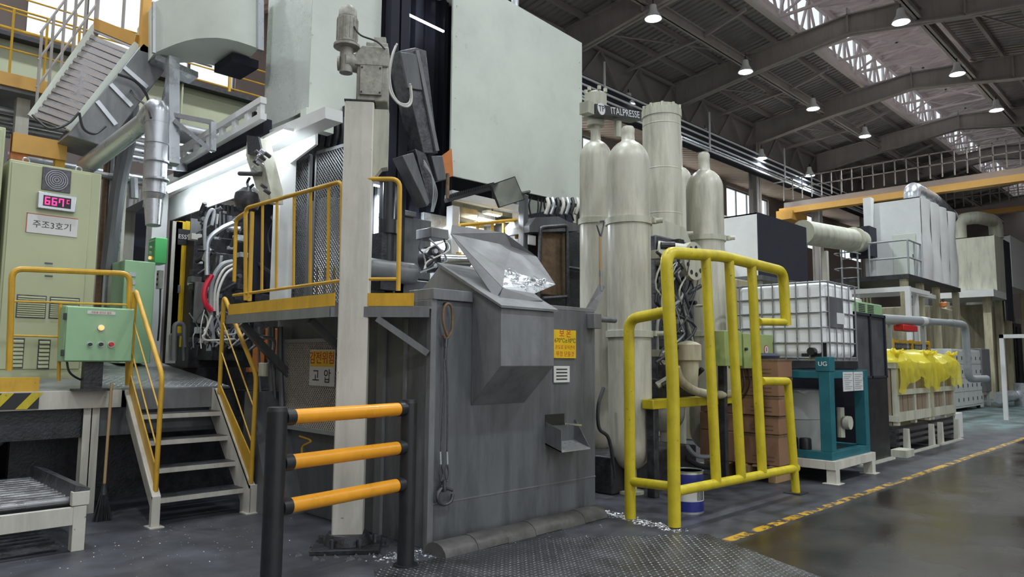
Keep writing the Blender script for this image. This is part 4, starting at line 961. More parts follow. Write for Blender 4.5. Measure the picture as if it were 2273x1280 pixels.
# bolted round flange
q = oY(1533, 580, YV); fl = MB().cyl((q.x, YV - .06, q.z), (q.x, YV + .02, q.z), .24, 28).cyl((q.x - .1, YV + .02, q.z + .05), (q.x - .3, YV + .3, q.z + .1), .16, 20).build('round_flange', cream, t)
for i in range(9): an = 2 * PI * i / 9; MB().cyl((q.x + .17 * math.cos(an), YV - .065, q.z + .17 * math.sin(an)), (q.x + .17 * math.cos(an), YV - .058, q.z + .17 * math.sin(an)), .03, 10).build('bolt_hole', inkk, fl)
MB().prism([oY(1450, 480, 5.2), oY(1520, 505, 5.2), oY(1535, 540, 5.2), oY(1450, 525, 5.2)], (0, .3, 0)).build('bracket_plate', cream, t)
t = thing('filter_bowl', oY(1528, 860, 4.6), 'cream hydraulic filter with a curved pipe behind the lemon guard', 'filter')
q = oY(1528, 765, 4.6); MB().lathe([(.02, -.55), (.1, -.5), (.12, -.2), (.15, -.18), (.15, 0), (.1, .03), (.02, .05)], q.x, q.y, 20, q.z).build('bowl', sandbox, t)
MB().tube([oY(1500, 815, 4.4), oY(1512, 845, 4.4), oY(1545, 868, 4.4), oY(1600, 876, 4.5), oY(1650, 868, 4.7)], .05, 12).build('curved_pipe', sandbox, t)
t = thing('tank_cradle', oY(1560, 900, 4.55), 'yellow cradle beam across the accumulators', 'beam')
MB().box(oY(1450, 900, 4.55).x, 4.55, oY(1500, 905, 4.55).z, oY(1672, 900, 4.55).x, 4.7, oY(1500, 884, 4.55).z).build('beam', lemon, t, bev=.01)
bx_ = oY(1668, 900, 4.55).x; MB().box(bx_ - .1, 4.58, 0, bx_, 4.68, oY(1668, 884, 4.55).z).build('leg', lemon, t, bev=.01)
bx_ = oY(1462, 900, 4.55).x; MB().box(bx_ - .05, 4.58, 0, bx_ + .05, 4.68, oY(1500, 884, 4.55).z).build('leg', dark, t, bev=.01)
# floor hoses
for k, (P, m_, rr_) in enumerate((([(1340, 860), (1328, 900), (1330, 950), (1352, 975), (1365, 1060)], rubber, .02), ([(1525, 990), (1545, 1010), (1580, 1012), (1625, 1000)], hoseg, .03), ([(1520, 1015), (1560, 1035), (1610, 1030), (1660, 1000)], rubber, .035), ([(1600, 1000), (1640, 1010), (1670, 980), (1690, 950)], rubber, .03))):
    tag(MB().tube([oY(x, y, 5.0) for x, y in P], rr_, 8).build('hydraulic_hose', m_), ['thin black hose curling beside the furnace corner', 'grey hose curling low behind the lemon guard', 'thick black hose on the floor behind the lemon guard', 'black hose looping up to the cardboard boxes'][k], 'hose')
MB().box(6.6, 5.0, 0, 8.4, 6.4, .42).build('machine_sump', dark, label='dark oily sump block under the accumulator tanks', cat='sump', bev=.02)
# wall-mounted junction box
YJ = 4.35; a, c = oY(1612, 733, YJ), oY(1717, 812, YJ)
t = thing('junction_box', oY(1680, 812, YJ), 'olive green junction box with a round warning sticker and hanging cables', 'junction box')
dv = oY(1652, 800, YJ).x
MB().box(a.x, YJ + .02, c.z, dv - .01, YJ + .25, a.z).build('box_body', olive, t, bev=.006); MB().box(dv, YJ, c.z - .03, c.x, YJ + .22, a.z - .02).build('box_body', olive, t, bev=.006)
q = oY(1701, 776, YJ - .002); MB().cyl((q.x, YJ + .001, q.z), (q.x, YJ - .004, q.z), .062, 24).build('sticker_ring', inkr, t); MB().cyl((q.x, YJ - .003, q.z), (q.x, YJ - .006, q.z), .05, 24).build('sticker', signw, t)
MB().prism([(q.x - .01, YJ - .007, q.z + .03), (q.x + .012, YJ - .007, q.z + .03), (q.x + .0, YJ - .007, q.z + .002), (q.x + .015, YJ - .007, q.z + .002), (q.x - .005, YJ - .007, q.z - .035), (q.x - .012, YJ - .007, q.z - .004)], (0, -.001, 0)).build('flash_mark', inkk, t)
MB().cyl((dv + .03, YJ, q.z), (dv + .03, YJ - .03, q.z), .02, 10).build('latch', dark, t)
for k in range(4): MB().tube([oY(1645 + 12 * k, 812, YJ + .1), oY(1652 + 12 * k, 850, YJ + .05), oY(1640 + 10 * k, 880, YJ + .15), oY(1615 + 10 * k, 900, YJ + .3)], .01, 6).build('cable', rubber if k != 2 else hoseg, t)
MB().box(dv - .3, YJ + .12, 0, dv - .22, YJ + .2, c.z + .2).build('support_post', dark, t)
# cardboard boxes on a pallet
t = thing('pallet', (8.7, 4.7, 0), 'dark pallet under the stack of brown cardboard boxes', 'pallet')
BX0, BY0 = 8.75, 4.05
for k in range(3): MB().box(BX0 - .02, BY0 + .05 + .35 * k, 0, BX0 + .42, BY0 + .15 + .35 * k, .18).build('runner', wood, t, bev=.004)
for k in range(5): MB().box(BX0 - .04 , BY0 + .22 * k, .18, BX0 + .44, BY0 + .13 + .22 * k, .2).build('deck_board', wood, t)
rows_ = [1000, 958, 913, 870, 828, 790]
zb = .205
for i in range(5):
    zt_ = zat(BX0, BY0, [966, 924, 880, 838, 796][i]); 
    bx_ = thing('cardboard_box', (BX0 + .2, BY0 + .25, zb), ['lowest', 'second lowest', 'middle', 'second highest', 'topmost'][i] + ' brown cardboard box of the stack behind the lemon guard', 'box', 'brown boxes stacked on the pallet')
    o_ = R.uniform(-.015, .015)
    MB().box(BX0 + o_, BY0 + o_, zb + .003, BX0 + .4 + o_, BY0 + .55 + o_, zt_ - .003).build('carton', card, bx_, bev=.006)
    MB().box(BX0 + o_ - .002, BY0 + o_ - .002, zt_ - .035, BX0 + .402 + o_, BY0 + .552 + o_, zt_ - .004).build('tape', rust, bx_)
    for k in range(2): MB().box(BX0 + o_ - .003, BY0 + .08, zb + .05 + .05 * k, BX0 + o_ - .001, BY0 + .36, zb + .062 + .05 * k).build('print_line', rust, bx_, smooth=False)
    if i < 3:
        b2 = thing('cardboard_box', (BX0 + .2, BY0 + .85, zb), ['lowest', 'second lowest', 'third'][i] + ' brown cardboard box of the rear stack, half hidden', 'box', 'brown boxes stacked on the pallet')
        MB().box(BX0 - o_, BY0 + .6, zb + .003, BX0 + .4, BY0 + 1.1, zt_ - .003).build('carton', card, b2, bev=.006)
    zb = zt_
tag(MB().lathe([(.02, 0), (.16, .0), (.18, .04), (.1, .07), (.02, .075)], BX0 + .2, BY0 + .25, 18, zb + .0).build('folded_bag', mat('navy_bag', (.03, .04, .09), .4)), 'dark blue folded bag lying on the topmost cardboard box', 'bag')

# ================================================================ WHITE LIQUID TANK ON TEAL STAND
SXa, SXb, SYa, SYb = 9.23, 10.55, 3.60, 4.85
t = thing('teal_stand', ((SXa + SXb) / 2, SYa, .2), 'teal painted steel stand carrying the caged white liquid tank', 'stand')
zt_ = zat(SXa, SYa, 822); zl = zat(SXa, SYa, 1004)
for x in (SXa, SXb - .14):
    for y in (SYa, SYb - .14): MB().box(x, y, zl, x + .14, y + .14, zt_).build('leg', teal, t, bev=.004)
for y in (SYa, SYb - .1): MB().box(SXa + .142, y, zt_ - .1, SXb - .142, y + .1, zt_ - .005).build('top_beam', teal, t, bev=.004); MB().box(SXa + .0, y, zl - .1, SXb, y + .1, zl - .002).build('bottom_beam', teal, t, bev=.004)
for x in (SXa, SXb - .1): MB().box(x, SYa + .142, zt_ - .1, x + .1, SYb - .142, zt_ - .005).build('top_beam', teal, t, bev=.004); MB().box(x, SYa + .1, zl - .1, x + .1, SYb - .1, zl - .002).build('bottom_beam', teal, t, bev=.004)
MB().box(SXa + .05, SYa + .05, zl - .09, SXb - .05, SYb - .05, zl - .05).build('tray', dark, t)
MB().box(SXa - .01, SYa - .01, zt_ - .01, SXa + .15, SYa + .17, zt_ + .17).build('corner_stop', teal, t, bev=.004)
text('UG', .08, inkw, t, (SXa - .012, SYa + .08, zt_ + .08), (0, -1, 0), (0, 0, 1))
q = oY(1893, 845, SYa); MB().box(q.x - .36, SYa - .012, q.z - .13, q.x - .02, SYa - .004, q.z + .12).build('paper_notice', paper, t)
MB().box(q.x + .01, SYa - .012, q.z - .13, q.x + .34, SYa - .004, q.z + .12).build('paper_notice', paper, t)
for s_ in (0, .37):
    for k in range(8): MB().box(q.x - .33 + s_, SYa - .0135, q.z + .08 - .026 * k, q.x - .06 + s_ - .05 * (k % 3), SYa - .0125, q.z + .09 - .026 * k).build('print_line', hoseg, t, smooth=False)
t2 = thing('cream_floor_frame', ((SXa + SXb) / 2, SYa, 0), 'worn cream floor frame standing under the teal stand', 'frame')
for x in (SXa - .03, SXb - .1):
    for y in (SYa - .05, SYb - .1): MB().box(x, y, .01, x + .12, y + .12, zl - .21).box(x - .04, y - .04, 0, x + .16, y + .16, .012).build('leg', beige, t2, bev=.003)
for y in (SYa - .05, SYb - .1): MB().box(SXa - .05, y, zl - .21, SXb + .04, y + .12, zl - .102).build('beam', beige, t2, bev=.003)
for x in (SXa - .05, SXb - .08): MB().box(x, SYa + .072, zl - .21, x + .12, SYb - .102, zl - .102).build('beam', beige, t2, bev=.003)
# drum inside the stand
t = thing('grey_drum', (9.85, 4.25, zl), 'large pale grey drum standing inside the teal stand', 'drum')
MB().lathe([(.36, -.05), (.37, 0), (.37, .35), (.38, .36), (.37, .38), (.37, .7), (.34, .74), (.05, .75)], 9.82, 4.3, 36, zl).build('drum_shell', mat('pale_grey_drum', (.33, .35, .33), .5, 0, .08, 4), t)
MB().cyl((10.2, 3.8, zl + .3), (10.2, 3.72, zl + .3), .09, 12).cyl((10.2, 3.85, zl + .1), (10.2, 3.85, zl + .5), .05, 10).build('tap_assembly', cream, t)
for k in range(2):
    tag(MB().lathe([(.07, 0), (.075, .02), (.075, .17), (.065, .19), (.02, .195)], 9.32 + .02, 3.98 + .17 * k, 18, zl - .05).build('small_canister', black), ['right', 'left'][k] + ' small black canister on the lower tray of the teal stand', 'canister')
# caged tank
IX0, IX1, IY0, IY1 = SXa + .08, SXa + 1.12, SYa + .05, SYa + 1.28
iz0 = zt_ + .02; iz1 = zat(IX0, IY0, 622)
cagem = mat('cage_tube', (.30, .31, .32), .35, .7, .1, 8)
t = thing('caged_liquid_tank', (IX0, IY0, iz0), 'white plastic liquid tank in a galvanised wire cage on the teal stand', 'liquid tank')
b = MB().box(IX0 + .014, IY0 + .014, iz0 + .135, IX1 - .014, IY1 - .014, iz1 - .004); o = b.build('bottle', plas, t); bv = o.modifiers.new('round', 'BEVEL'); bv.width = .09; bv.segments = 5
for k in range(3):
    y = IY0 + k * (IY1 - IY0 - .1) / 2; MB().box(IX0, y, iz0, IX1, y + .1, iz0 + .1).build('pallet_block', black if k != 1 else galv, t, bev=.005)
MB().box(IX0, IY0, iz0 + .1, IX1, IY1, iz0 + .13).build('pallet_deck', galv, t)
levels = [iz0 + .14 + (iz1 - iz0 - .15) * k / 5 for k in range(6)]
for k, z in enumerate(levels):
    MB().bend([(IX0, IY1 - .3, z), (IX0, IY0, z), (IX1, IY0, z), (IX1, IY1, z), (IX0, IY1, z), (IX0, IY1 - .31, z)], .011 if k < 5 else .014, .05, 8).build('cage_ring', cagem, t)
for k in range(8): y = IY0 + .06 + (IY1 - IY0 - .12) * k / 7; MB().cyl((IX0 - .012, y, iz0 + .12), (IX0 - .012, y, iz1), .010, 8).build('cage_bar', cagem, t)
for k in range(5): x = IX0 + .06 + (IX1 - IX0 - .12) * k / 4; MB().cyl((x, IY0 - .012, iz0 + .12), (x, IY0 - .012, iz1), .010, 8).build('cage_bar', cagem, t)
MB().box(IX0 + .06, IY0 - .024, levels[2], IX0 + .5, IY0 - .018, levels[4] - .0).build('label_plate', furn, t)
MB().box(IX0 + .28, IY0 - .028, levels[2] + .05, IX0 + .54, IY0 - .0245, levels[3]).build('paper_label', paper, t)
MB().box(IX0 + .02, IY0 + .02, iz0 + .14, IX0 + .035, IY0 + .34, levels[1]).build('valve_recess', black, t)
MB().cyl((IX0 + .02, IY0 + .18, iz0 + .22), (IX0 - .08, IY0 + .18, iz0 + .22), .05, 14).build('valve', black, t)
MB().cyl(((IX0 + IX1) / 2, (IY0 + IY1) / 2, iz1 - .03), ((IX0 + IX1) / 2, (IY0 + IY1) / 2, iz1 + .02), .12, 20).build('lid', black, t)
# dark partition
t = thing('dark_partition', (11.7, 3.92, 0), 'dark grey free-standing partition with two smoky window panes right of the caged tank', 'partition')
px0, px1 = 11.0, 12.35; zz = 2.24; zm = zat(12, 3.9, 838)
MB().box(px0, 3.92, .03, px1, 3.97, zm).build('lower_panel', black, t, bev=.004)
for x0_, x1_ in ((px0, px0 + .05), (px0 + .65, px0 + .7), (px1 - .05, px1)): MB().box(x0_, 3.91, zm, x1_, 3.98, zz).build('mullion', curt, t)
MB().box(px0, 3.91, zz - .04, px1, 3.98, zz).box(px0, 3.91, zm, px1, 3.98, zm + .03).build('frame_rail', curt, t)
for x0_, x1_ in ((px0 + .05, px0 + .65), (px0 + .7, px1 - .05)): MB().box(x0_, 3.94, zm + .03, x1_, 3.95, zz - .04).build('pane', glassd, t)
MB().box(px0 - .03, 3.92, .03, px0, 5.0, zz).build('side_panel', curt, t)
MB().box(px0, 3.85, 0, px1, 4.1, .03).build('foot', beige, t)
# green vented unit above it
a = oY(1905, 668, 5.3); c = oY(1962, 695, 5.3)
t = thing('green_vent_unit', (a.x, 5.3, 1.2), 'mint green louvred cooling unit behind the dark partition', 'cooling unit')
MB().box(a.x - .3, 5.3, 0.0, c.x - .1, 6.0, a.z).build('housing', boxg, t, bev=.02)
MB().lathe([(.3, 0), (.3, .06), (.2, .1), (.02, .11)], a.x + .3, 5.65, 24, a.z).build('fan_cowl', hosew, t)
for k in range(6): MB().box(a.x + .0, 5.29, a.z - .06 - .035 * k, a.x + .35, 5.3, a.z - .045 - .035 * k).box(a.x + .5, 5.29, a.z - .06 - .035 * k, a.x + .85, 5.3, a.z - .045 - .035 * k).build('louvre', darkm, t, smooth=False)

# ================================================================ WHITE HOODS OVER THE FIRST MACHINE
HY = 7.0
def slab(name, m, parent, P, off, **k): return MB().prism(P, off).build(name, m, parent, **k)
t = thing('exhaust_hood', (4.3, HY + 1, 4.2), 'tall white sheet-metal exhaust hood with dented brushed left face', 'hood')
hx0 = oY(685, 235, HY).x; hx1 = oY(846, 60, HY).x; hz0 = oY(700, 245, HY).z; hyb = oX(585, 272, hx0).y
MB().box(hx0, HY, hz0, hx1, HY + .03, 7.4).build('front_panel', hood, t, smooth=False)
# dented side sheet: a gently buckled surface
b = MB(); n = 26; vs = []; fs = []; rq = random.Random(5)
ph = [(rq.uniform(1, 4), rq.uniform(.6, 2.2), rq.uniform(0, 6), rq.uniform(.004, .012)) for _ in range(7)]
for i in range(n + 1):
    for j in range(n + 1):
        y = HY + (hyb - HY) * i / n; z = hz0 + (7.4 - hz0) * j / n
        vs.append((hx0 - .002 - sum(a * math.sin(fy * y * 2 + fz * z * 2 + p_) for fy, fz, p_, a in ph) * math.sin(PI * i / n), y, z))
fs = [(i * (n + 1) + j, i * (n + 1) + j + 1, (i + 1) * (n + 1) + j + 1, (i + 1) * (n + 1) + j) for i in range(n) for j in range(n)]
b.add(vs, fs); b.build('side_panel', hoodm, t)
MB().box(hx0 + .02, hyb - .03, hz0, hx1, hyb, 7.4).box(hx0 + .02, HY + .03, 7.35, hx1, hyb, 7.4).build('back_panel', hood, t, smooth=False)
MB().box(hx0 - .04, HY - .03, hz0 - .22, hx0 + .3, HY + .1, hz0 + .0).build('lower_skirt', hood, t, smooth=False)
for k in range(5): MB().cyl((hx0 + .0 + .02, HY - .002, hz0 + .3 + .55 * k), (hx0 + .02, HY - .008, hz0 + .3 + .55 * k), .008, 6).build('rivet', galv, t)
t = thing('exhaust_hood', (7.2, HY + 1, 3.9), 'largest white sheet-metal exhaust hood panel hanging above the furnace', 'hood')
gx0 = oY(1003, 200, HY).x; gx1 = oY(1292, 300, HY).x
za, zb_ = oY(1005, 390, HY).z, oY(1291, 454, HY).z; zt1, zt0 = oY(1297, 98, HY).z, oY(1115, 0, HY).z
slab('front_panel', hood, t, [(gx0, HY, za), (gx1, HY, zb_), (gx1, HY, zt1), (gx0, HY, zt1 + .15)], (0, .03, 0), smooth=False)
slab('side_panel', hood, t, [(gx1 - .03, HY + .03, zb_), (gx1 - .03, HY + 1.6, zb_), (gx1 - .03, HY + 1.6, zt1), (gx1 - .03, HY + .03, zt1)], (.03, 0, 0), smooth=False)
slab('top_panel', hood, t, [(gx0, HY + .03, zt1 + .12), (gx1, HY + .03, zt1 - .03), (gx1, HY + 1.6, zt1 - .03), (gx0, HY + 1.6, zt1 + .12)], (0, 0, .02), smooth=False)
for k in range(2): MB().cyl((gx0 + 1.4 + .25 * k, HY + .5, zt1 + .1), (gx0 + 1.4 + .25 * k, HY + .5, zt1 + .7), .06, 10).build('vent_stub', galv, t)
for x in (gx0 + .06, gx1 - .06):
    for k in range(6): MB().cyl((x, HY, za + .2 + .42 * k), (x, HY - .006, za + .2 + .42 * k), .008, 6).build('rivet', galv, t)
# dark curtains and shaft between the hoods
t = thing('black_curtain', (5.3, HY + .6, 2.6), 'black curtain filling the gap between the two white hoods', 'curtain')
b = MB(); vs = []; fs = []; n = 60
for i in range(n + 1):
    x = hx1 - .2 + (gx0 + .6 - hx1 + .2) * i / n; yv = HY + .7 + .05 * math.sin(i * .9) + .03 * math.sin(i * 2.1)
    vs += [(x, yv, 2.3), (x, yv - .02, 7.4)]
b.add(vs, [(2 * i, 2 * i + 2, 2 * i + 3, 2 * i + 1) for i in range(n)]); b.build('cloth', curt, t)
MB().box(hx1 - .1, HY + .1, 4.6, hx1 + .25, HY + .2, 5.35).build('torn_flap', curt, t)
MB().box(3.95, HY + 1.6, 2.3, 10.2, HY + 1.7, 4.6).build('rear_curtain', curt, label='long black curtain behind the casting machine', cat='curtain', smooth=False)
for k, x in enumerate((862, 885)): tag(MB().box(oY(x, 300, HY - .1).x, HY - .1, 2.0, oY(x, 300, HY - .1).x + .12, HY + .05, 7.2).build('mast', curt), ['left', 'right'][k] + ' dark vertical mast rising behind the hoist head', 'mast')
t = thing('linear_light', oY(950, 50, HY + .5), 'thin bright strip lamp high inside the gap between the hoods', 'lamp')
MB().bar(oY(885, 22, HY + .5), oY(985, 70, HY + .5), .03, .02).build('tube', tubee, t)
# tilted ladle arm
t = thing('ladle_arm', oY(950, 300, HY - .4), 'dark tilted ladling arm hanging between the white hoods above the furnace', 'robot arm')
YA = HY - .5
def ap(x, y, d=0): return oY(x, y, YA + d)
MB().prism([ap(888, 112), ap(922, 105), ap(946, 112), ap(973, 340), ap(940, 340), ap(905, 190)], (0, .25, 0)).build('upper_arm', steel_d if False else darkm, t, bev=.01)
MB().prism([ap(890, 115, -.03), ap(925, 120, -.03), ap(938, 200, -.03), ap(905, 195, -.03)], (0, .03, 0)).build('arm_cover', furn, t, bev=.006)
MB().bar(ap(925, 112, -.02), ap(970, 335, -.02), .03, .05).build('rib', furn2, t)
MB().prism([ap(893, 345), ap(918, 338), ap(955, 450), ap(948, 458)], (0, .2, 0)).build('forearm', furn, t, bev=.008)
MB().prism([ap(922, 330), ap(945, 340), ap(965, 400), ap(958, 455), ap(950, 440)], (0, .22, 0)).build('forearm', darkm, t, bev=.008)
MB().prism([ap(958, 345), ap(983, 345), ap(992, 398), ap(972, 402)], (0, .2, 0)).build('end_block', furn, t, bev=.01)
MB().prism([ap(975, 350, .25), ap(1003, 330, .25), ap(1006, 390, .25), ap(985, 398, .25)], (0, .02, 0)).build('rusty_plate', orange, t)
MB().cyl(ap(994, 385), ap(993, 440), .022, 8).build('rod', rust, t)
for k in range(3): MB().tube([ap(940, 355 + 5 * k, -.04), ap(958, 390, -.06), ap(962 + 4 * k, 430, -.05), ap(957 + 2 * k, 470, -.02)], .008, 6).build('hose', hoseg, t)
# ================================================================ CASTING MACHINE between hoods and furnace
t = thing('casting_machine', (5.5, 7.5, 1.2), 'grey casting machine body with white-lit castings behind the furnace', 'machine')
def bxp(parent, name, m, y, x0, y0, x1, y1, dep, bev=.01):
    a, c = oY(x0, y0, y), oY(x1, y1, y); return MB().box(a.x, y, min(a.z, c.z), c.x, y + dep, max(a.z, c.z)).build(name, m, parent, bev=bev)
silver = mat('silver_casting', (.62, .65, .68), .4, .3, .3, 9, .45, (.12, .12, .14), .5, 25)
bxp(t, 'column_block', furn, 7.2, 888, 478, 955, 622, .5)
bxp(t, 'cap_block', furn2, 7.15, 880, 462, 925, 482, .4)
bxp(t, 'casting', silver, 7.6, 838, 410, 870, 625, .3)
bxp(t, 'casting', silver, 7.6, 940, 470, 1000, 625, .3)
bxp(t, 'cylinder_bed', furn, 6.9, 830, 612, 985, 660, .6)
q = oY(845, 600, 6.8); MB().cyl((q.x - .3, 6.8, q.z), (q.x + .45, 6.8, q.z), .13, 20).build('cylinder', furn2, t)
q = oY(968, 575, 6.7); c_ = MB().cyl((q.x, 6.7, q.z), (q.x - .02, 6.85, q.z), .16, 20).build('motor_face', dark, t)
for i in range(6): an = i * PI / 3; MB().cyl((q.x + .1 * math.cos(an), 6.69, q.z + .1 * math.sin(an)), (q.x + .1 * math.cos(an), 6.64, q.z + .1 * math.sin(an)), .03, 8).build('bolt_head', silver, c_)
MB().cyl((q.x + .05, 6.75, q.z), (q.x + .55, 6.75, q.z + .04), .085, 18).build('ram', chrome, t)
bxp(t, 'grey_box', furn2, 6.6, 958, 503, 996, 532, .3)
q = oY(862, 500, 6.8); MB().cyl((q.x, 6.8, q.z - .6), (q.x, 6.8, q.z + .5), .07, 14).cyl((q.x, 6.8, q.z - .1), (q.x, 6.8, q.z + .06), .11, 14).build('black_cylinder', black, t); MB().box(q.x - .12, 6.75, q.z - .75, q.x + .12, 6.95, q.z - .1).build('black_cylinder_body', dark, t)
for k in range(5): P = [oY(rr.uniform(930, 1000), 530 + 25 * j, 6.55 + rr.uniform(-.05, .1)) for j in range(4)]; MB().tube(P, .01, 6).build('hose', (hosew, rubber, hoseg)[k % 3], t)
# lit bay on the right
t = thing('die_bay', (6.9, 7.3, 1.5), 'pale framed machine bay with greasy castings and a small yellow rail inside', 'machine')
yb2 = 7.1
for x0, x1 in ((1004, 1018), (1150, 1162)): bxp(t, 'post', white, yb2, x0, 455, x1, 640, .12)
bxp(t, 'back_wall', sandbox, yb2 + .7, 1000, 445, 1180, 640, .05)
bxp(t, 'lintel', white, yb2, 1004, 440, 1162, 456, .12)
for k, (x0, y0, x1, y1) in enumerate(((1022, 458, 1060, 490), (1062, 470, 1100, 500), (1100, 462, 1140, 485), (1025, 490, 1075, 520), (1080, 500, 1140, 530))): bxp(t, 'casting', (sandbox, silver, cream)[k % 3], yb2 + .2 + .07 * k, x0, y0, x1, y1, .3)
MB().cyl(oY(1020, 500, yb2 - .1), oY(1147, 488, yb2 - .1), .025, 8).build('yellow_rail', yel, t)
for x in (1060, 1093, 1118, 1146): MB().bar(oY(x, 492, yb2 - .1), oY(x, 530, yb2 - .1), .03).build('yellow_upright', yel, t)
MB().bar(oY(1018, 560, yb2 - .1), oY(1018, 600, yb2 - .1), .05).build('yellow_upright', yel, t)
t = thing('drag_chain', oY(1070, 430, 6.8), 'black toothed cable chain below the large white hood', 'cable chain')
A, B_ = oY(990, 445, 6.7), oY(1095, 416, 6.7)
MB().bar(A, B_, .06, .05).build('chain_body', black, t)
for k in range(26): p_ = A.lerp(B_, (k + .5) / 26); MB().box(p_.x - .012, p_.y - .03, p_.z + .02, p_.x + .008, p_.y + .03, p_.z + .065).build('link_tooth', black, t, smooth=False)
t = thing('round_mirror', oY(1130, 425, 6.2), 'tilted square inspection mirror on a bracket under the large white hood', 'mirror')
ym = 6.3; Q = [oY(1088, 410, ym), oY(1143, 391, ym), oY(1165, 443, ym + .1), oY(1108, 461, ym + .1)]
MB().prism([Q[0], Q[3], Q[2], Q[1]], (0, .02, 0)).build('frame', black, t)
cc = sum(Q, Vector()) / 4; MB().prism([cc + (q - cc) * .94 + Vector((0, -.003, 0)) for q in (Q[0], Q[3], Q[2], Q[1])], (0, .002, 0)).build('glass', mirr, t)
MB().cyl(oY(1150, 430, ym + .1), oY(1175, 425, 7.0), .02, 8).build('arm', black, t)
# dark cabinet with rusty door frame
t = thing('dark_cabinet', (7.9, 6.5, 1), 'dark grimy machine cabinet with a pipe-framed rusty door beside the accumulators', 'cabinet')
yc2 = 6.6
bxp(t, 'body', dark, yc2 + .35, 1165, 490, 1345, 690, .8)
bxp(t, 'post', furn, yc2 + .1, 1163, 430, 1172, 660, .1)
MB().prism([oY(1175, 500, yc2), oY(1190, 482, yc2), oY(1240, 480, yc2), oY(1262, 492, yc2), oY(1290, 500, yc2), oY(1290, 512, yc2), oY(1175, 515, yc2)], (0, .5, 0)).build('sloping_lid', furn, t)
MB().bend([oY(1196, 665, yc2), oY(1199, 505, yc2), oY(1258, 500, yc2), oY(1260, 690, yc2)], .028, .06).build('door_frame', darkm, t)
MB().cyl(oY(1205, 662, yc2), oY(1258, 658, yc2), .025, 8).build('door_frame', darkm, t)
bxp(t, 'rusty_panel', rust, yc2 + .1, 1200, 510, 1255, 658, .04)
bxp(t, 'white_notice', signw, yc2 + .05, 1173, 520, 1190, 545, .02)
bxp(t, 'lower_shelf', furn, yc2 + .2, 1262, 590, 1300, 600, .1)
for k in range(7): x = 1215 + 11 * k; MB().tube([oY(x, 440, yc2 + .25), oY(x + 3, 455, yc2 + .2), oY(x - 4, 475, yc2 + .22)], .028, 8).build('pale_hose', (hosew, galv, dark)[k % 3], t)
for k in range(12): x = 1172 + 10 * k; MB().tube([oY(x, 432, yc2 + .5), oY(x + rr.uniform(-8, 8), 455, yc2 + .45), oY(x + rr.uniform(-8, 8), 490, yc2 + .45)], .014, 6).build('black_hose', rubber, t)
bxp(t, 'hose_header', dark, yc2 + .5, 1165, 425, 1295, 440, .3)
# ================================================================ LAMP BEAM AND LEFT BAY
t = thing('lamp_beam', (3.5, 9, 3.7), 'long white gantry beam on a cream post running back from the left hood', 'beam')
bxx = 3.62
def L_(x, y): return oX(x, y, bxx)
b0, b1 = oX(722, 236, bxx), oX(270, 440, bxx)
MB().prism([L_(722, 236), L_(722, 262), L_(520, 352), L_(368, 420), L_(368, 392), L_(520, 322)], (.2, 0, 0)).build('beam', white, t, smooth=False)
MB().prism([L_(365, 395), L_(365, 420), L_(268, 468), L_(268, 440)], (.2, 0, 0)).build('beam', white, t, smooth=False)
MB().prism([oX(375, 440, bxx + .2), oX(375, 490, bxx + .2), oX(560, 425, bxx + .2), oX(700, 320, bxx + .2), oX(700, 275, bxx + .2)], (.03, 0, 0)).build('web_panel', white, t, smooth=False)
q = oX(352, 430, bxx); MB().box(bxx - .1, q.y - .12, PZ + .1, bxx + .1, q.y + .12, q.z).build('post', white, t, bev=.005)
q2_ = oX(268, 460, bxx); MB().box(bxx, q2_.y - .1, 0, bxx + .2, q2_.y + .1, q2_.z).build('post', beige, t, bev=.005)
q = oX(600, 330, bxx); MB().box(bxx + .1, q.y - .08, 1.9, bxx + .28, q.y + .08, q.z).build('post', white, t, bev=.005)
# tube lamps fixed under the beam
for k, (A_, B__, lab) in enumerate((((560, 338), (368, 425), 'longer fluorescent batten under the white gantry beam, at the left'), ((640, 296), (575, 328), 'shorter fluorescent batten under the white gantry beam, nearest the hood'))):
    A, B_ = oX(*A_, bxx - .06), oX(*B__, bxx - .06)
    tl = thing('fluorescent_batten', (A + B_) / 2, lab, 'lamp', 'fluorescent battens under the gantry beam')
    MB().bar(A + Vector((0, 0, .05)), B_ + Vector((0, 0, .05)), .12, .035).build('batten_body', white, tl)
    for dx in (-.035, .035): MB().cyl(A + Vector((dx, 0, 0)), B_ + Vector((dx, 0, 0)), .016, 10).build('tube', tubee, tl)
    ld = bpy.data.lights.new('tube_light', 'AREA'); ld.shape = 'RECTANGLE'; ld.size = .15; ld.size_y = (B_ - A).length; ld.energy = 11 if k == 0 else 6; ld.color = (.86, .93, 1)
    lo = bpy.data.objects.new('light', ld); C.objects.link(lo); lo.parent = tl; lo.location = (-.02, 0, -.03); lo.rotation_euler = (0, math.radians(-25), 0)
# walkway ladder beam above the lamp beam
t = thing('ladder_beam', (3.4, 9, 4.1), 'white ladder-like edge beam rising beside the left hood', 'beam')
bl = 3.45
for pr_ in (((585, 222), (385, 345)), ((585, 258), (385, 372))): MB().bar(oX(*pr_[0], bl), oX(*pr_[1], bl), .07, .07).build('rail', white, t, smooth=False)
for k in range(7): u = (k + .2) / 7; MB().bar(oX(585 - 200 * u, 222 + 123 * u, bl), oX(585 - 200 * u, 258 + 114 * u, bl), .05, .08, (0, 1, 0)).build('rung', white, t, smooth=False)
MB().prism([oX(585, 262, bl + .1), oX(385, 378, bl + .1), oX(385, 392, bl + .1), oX(585, 295, bl + .1)], (.1, 0, 0)).build('dark_duct', curt, t)
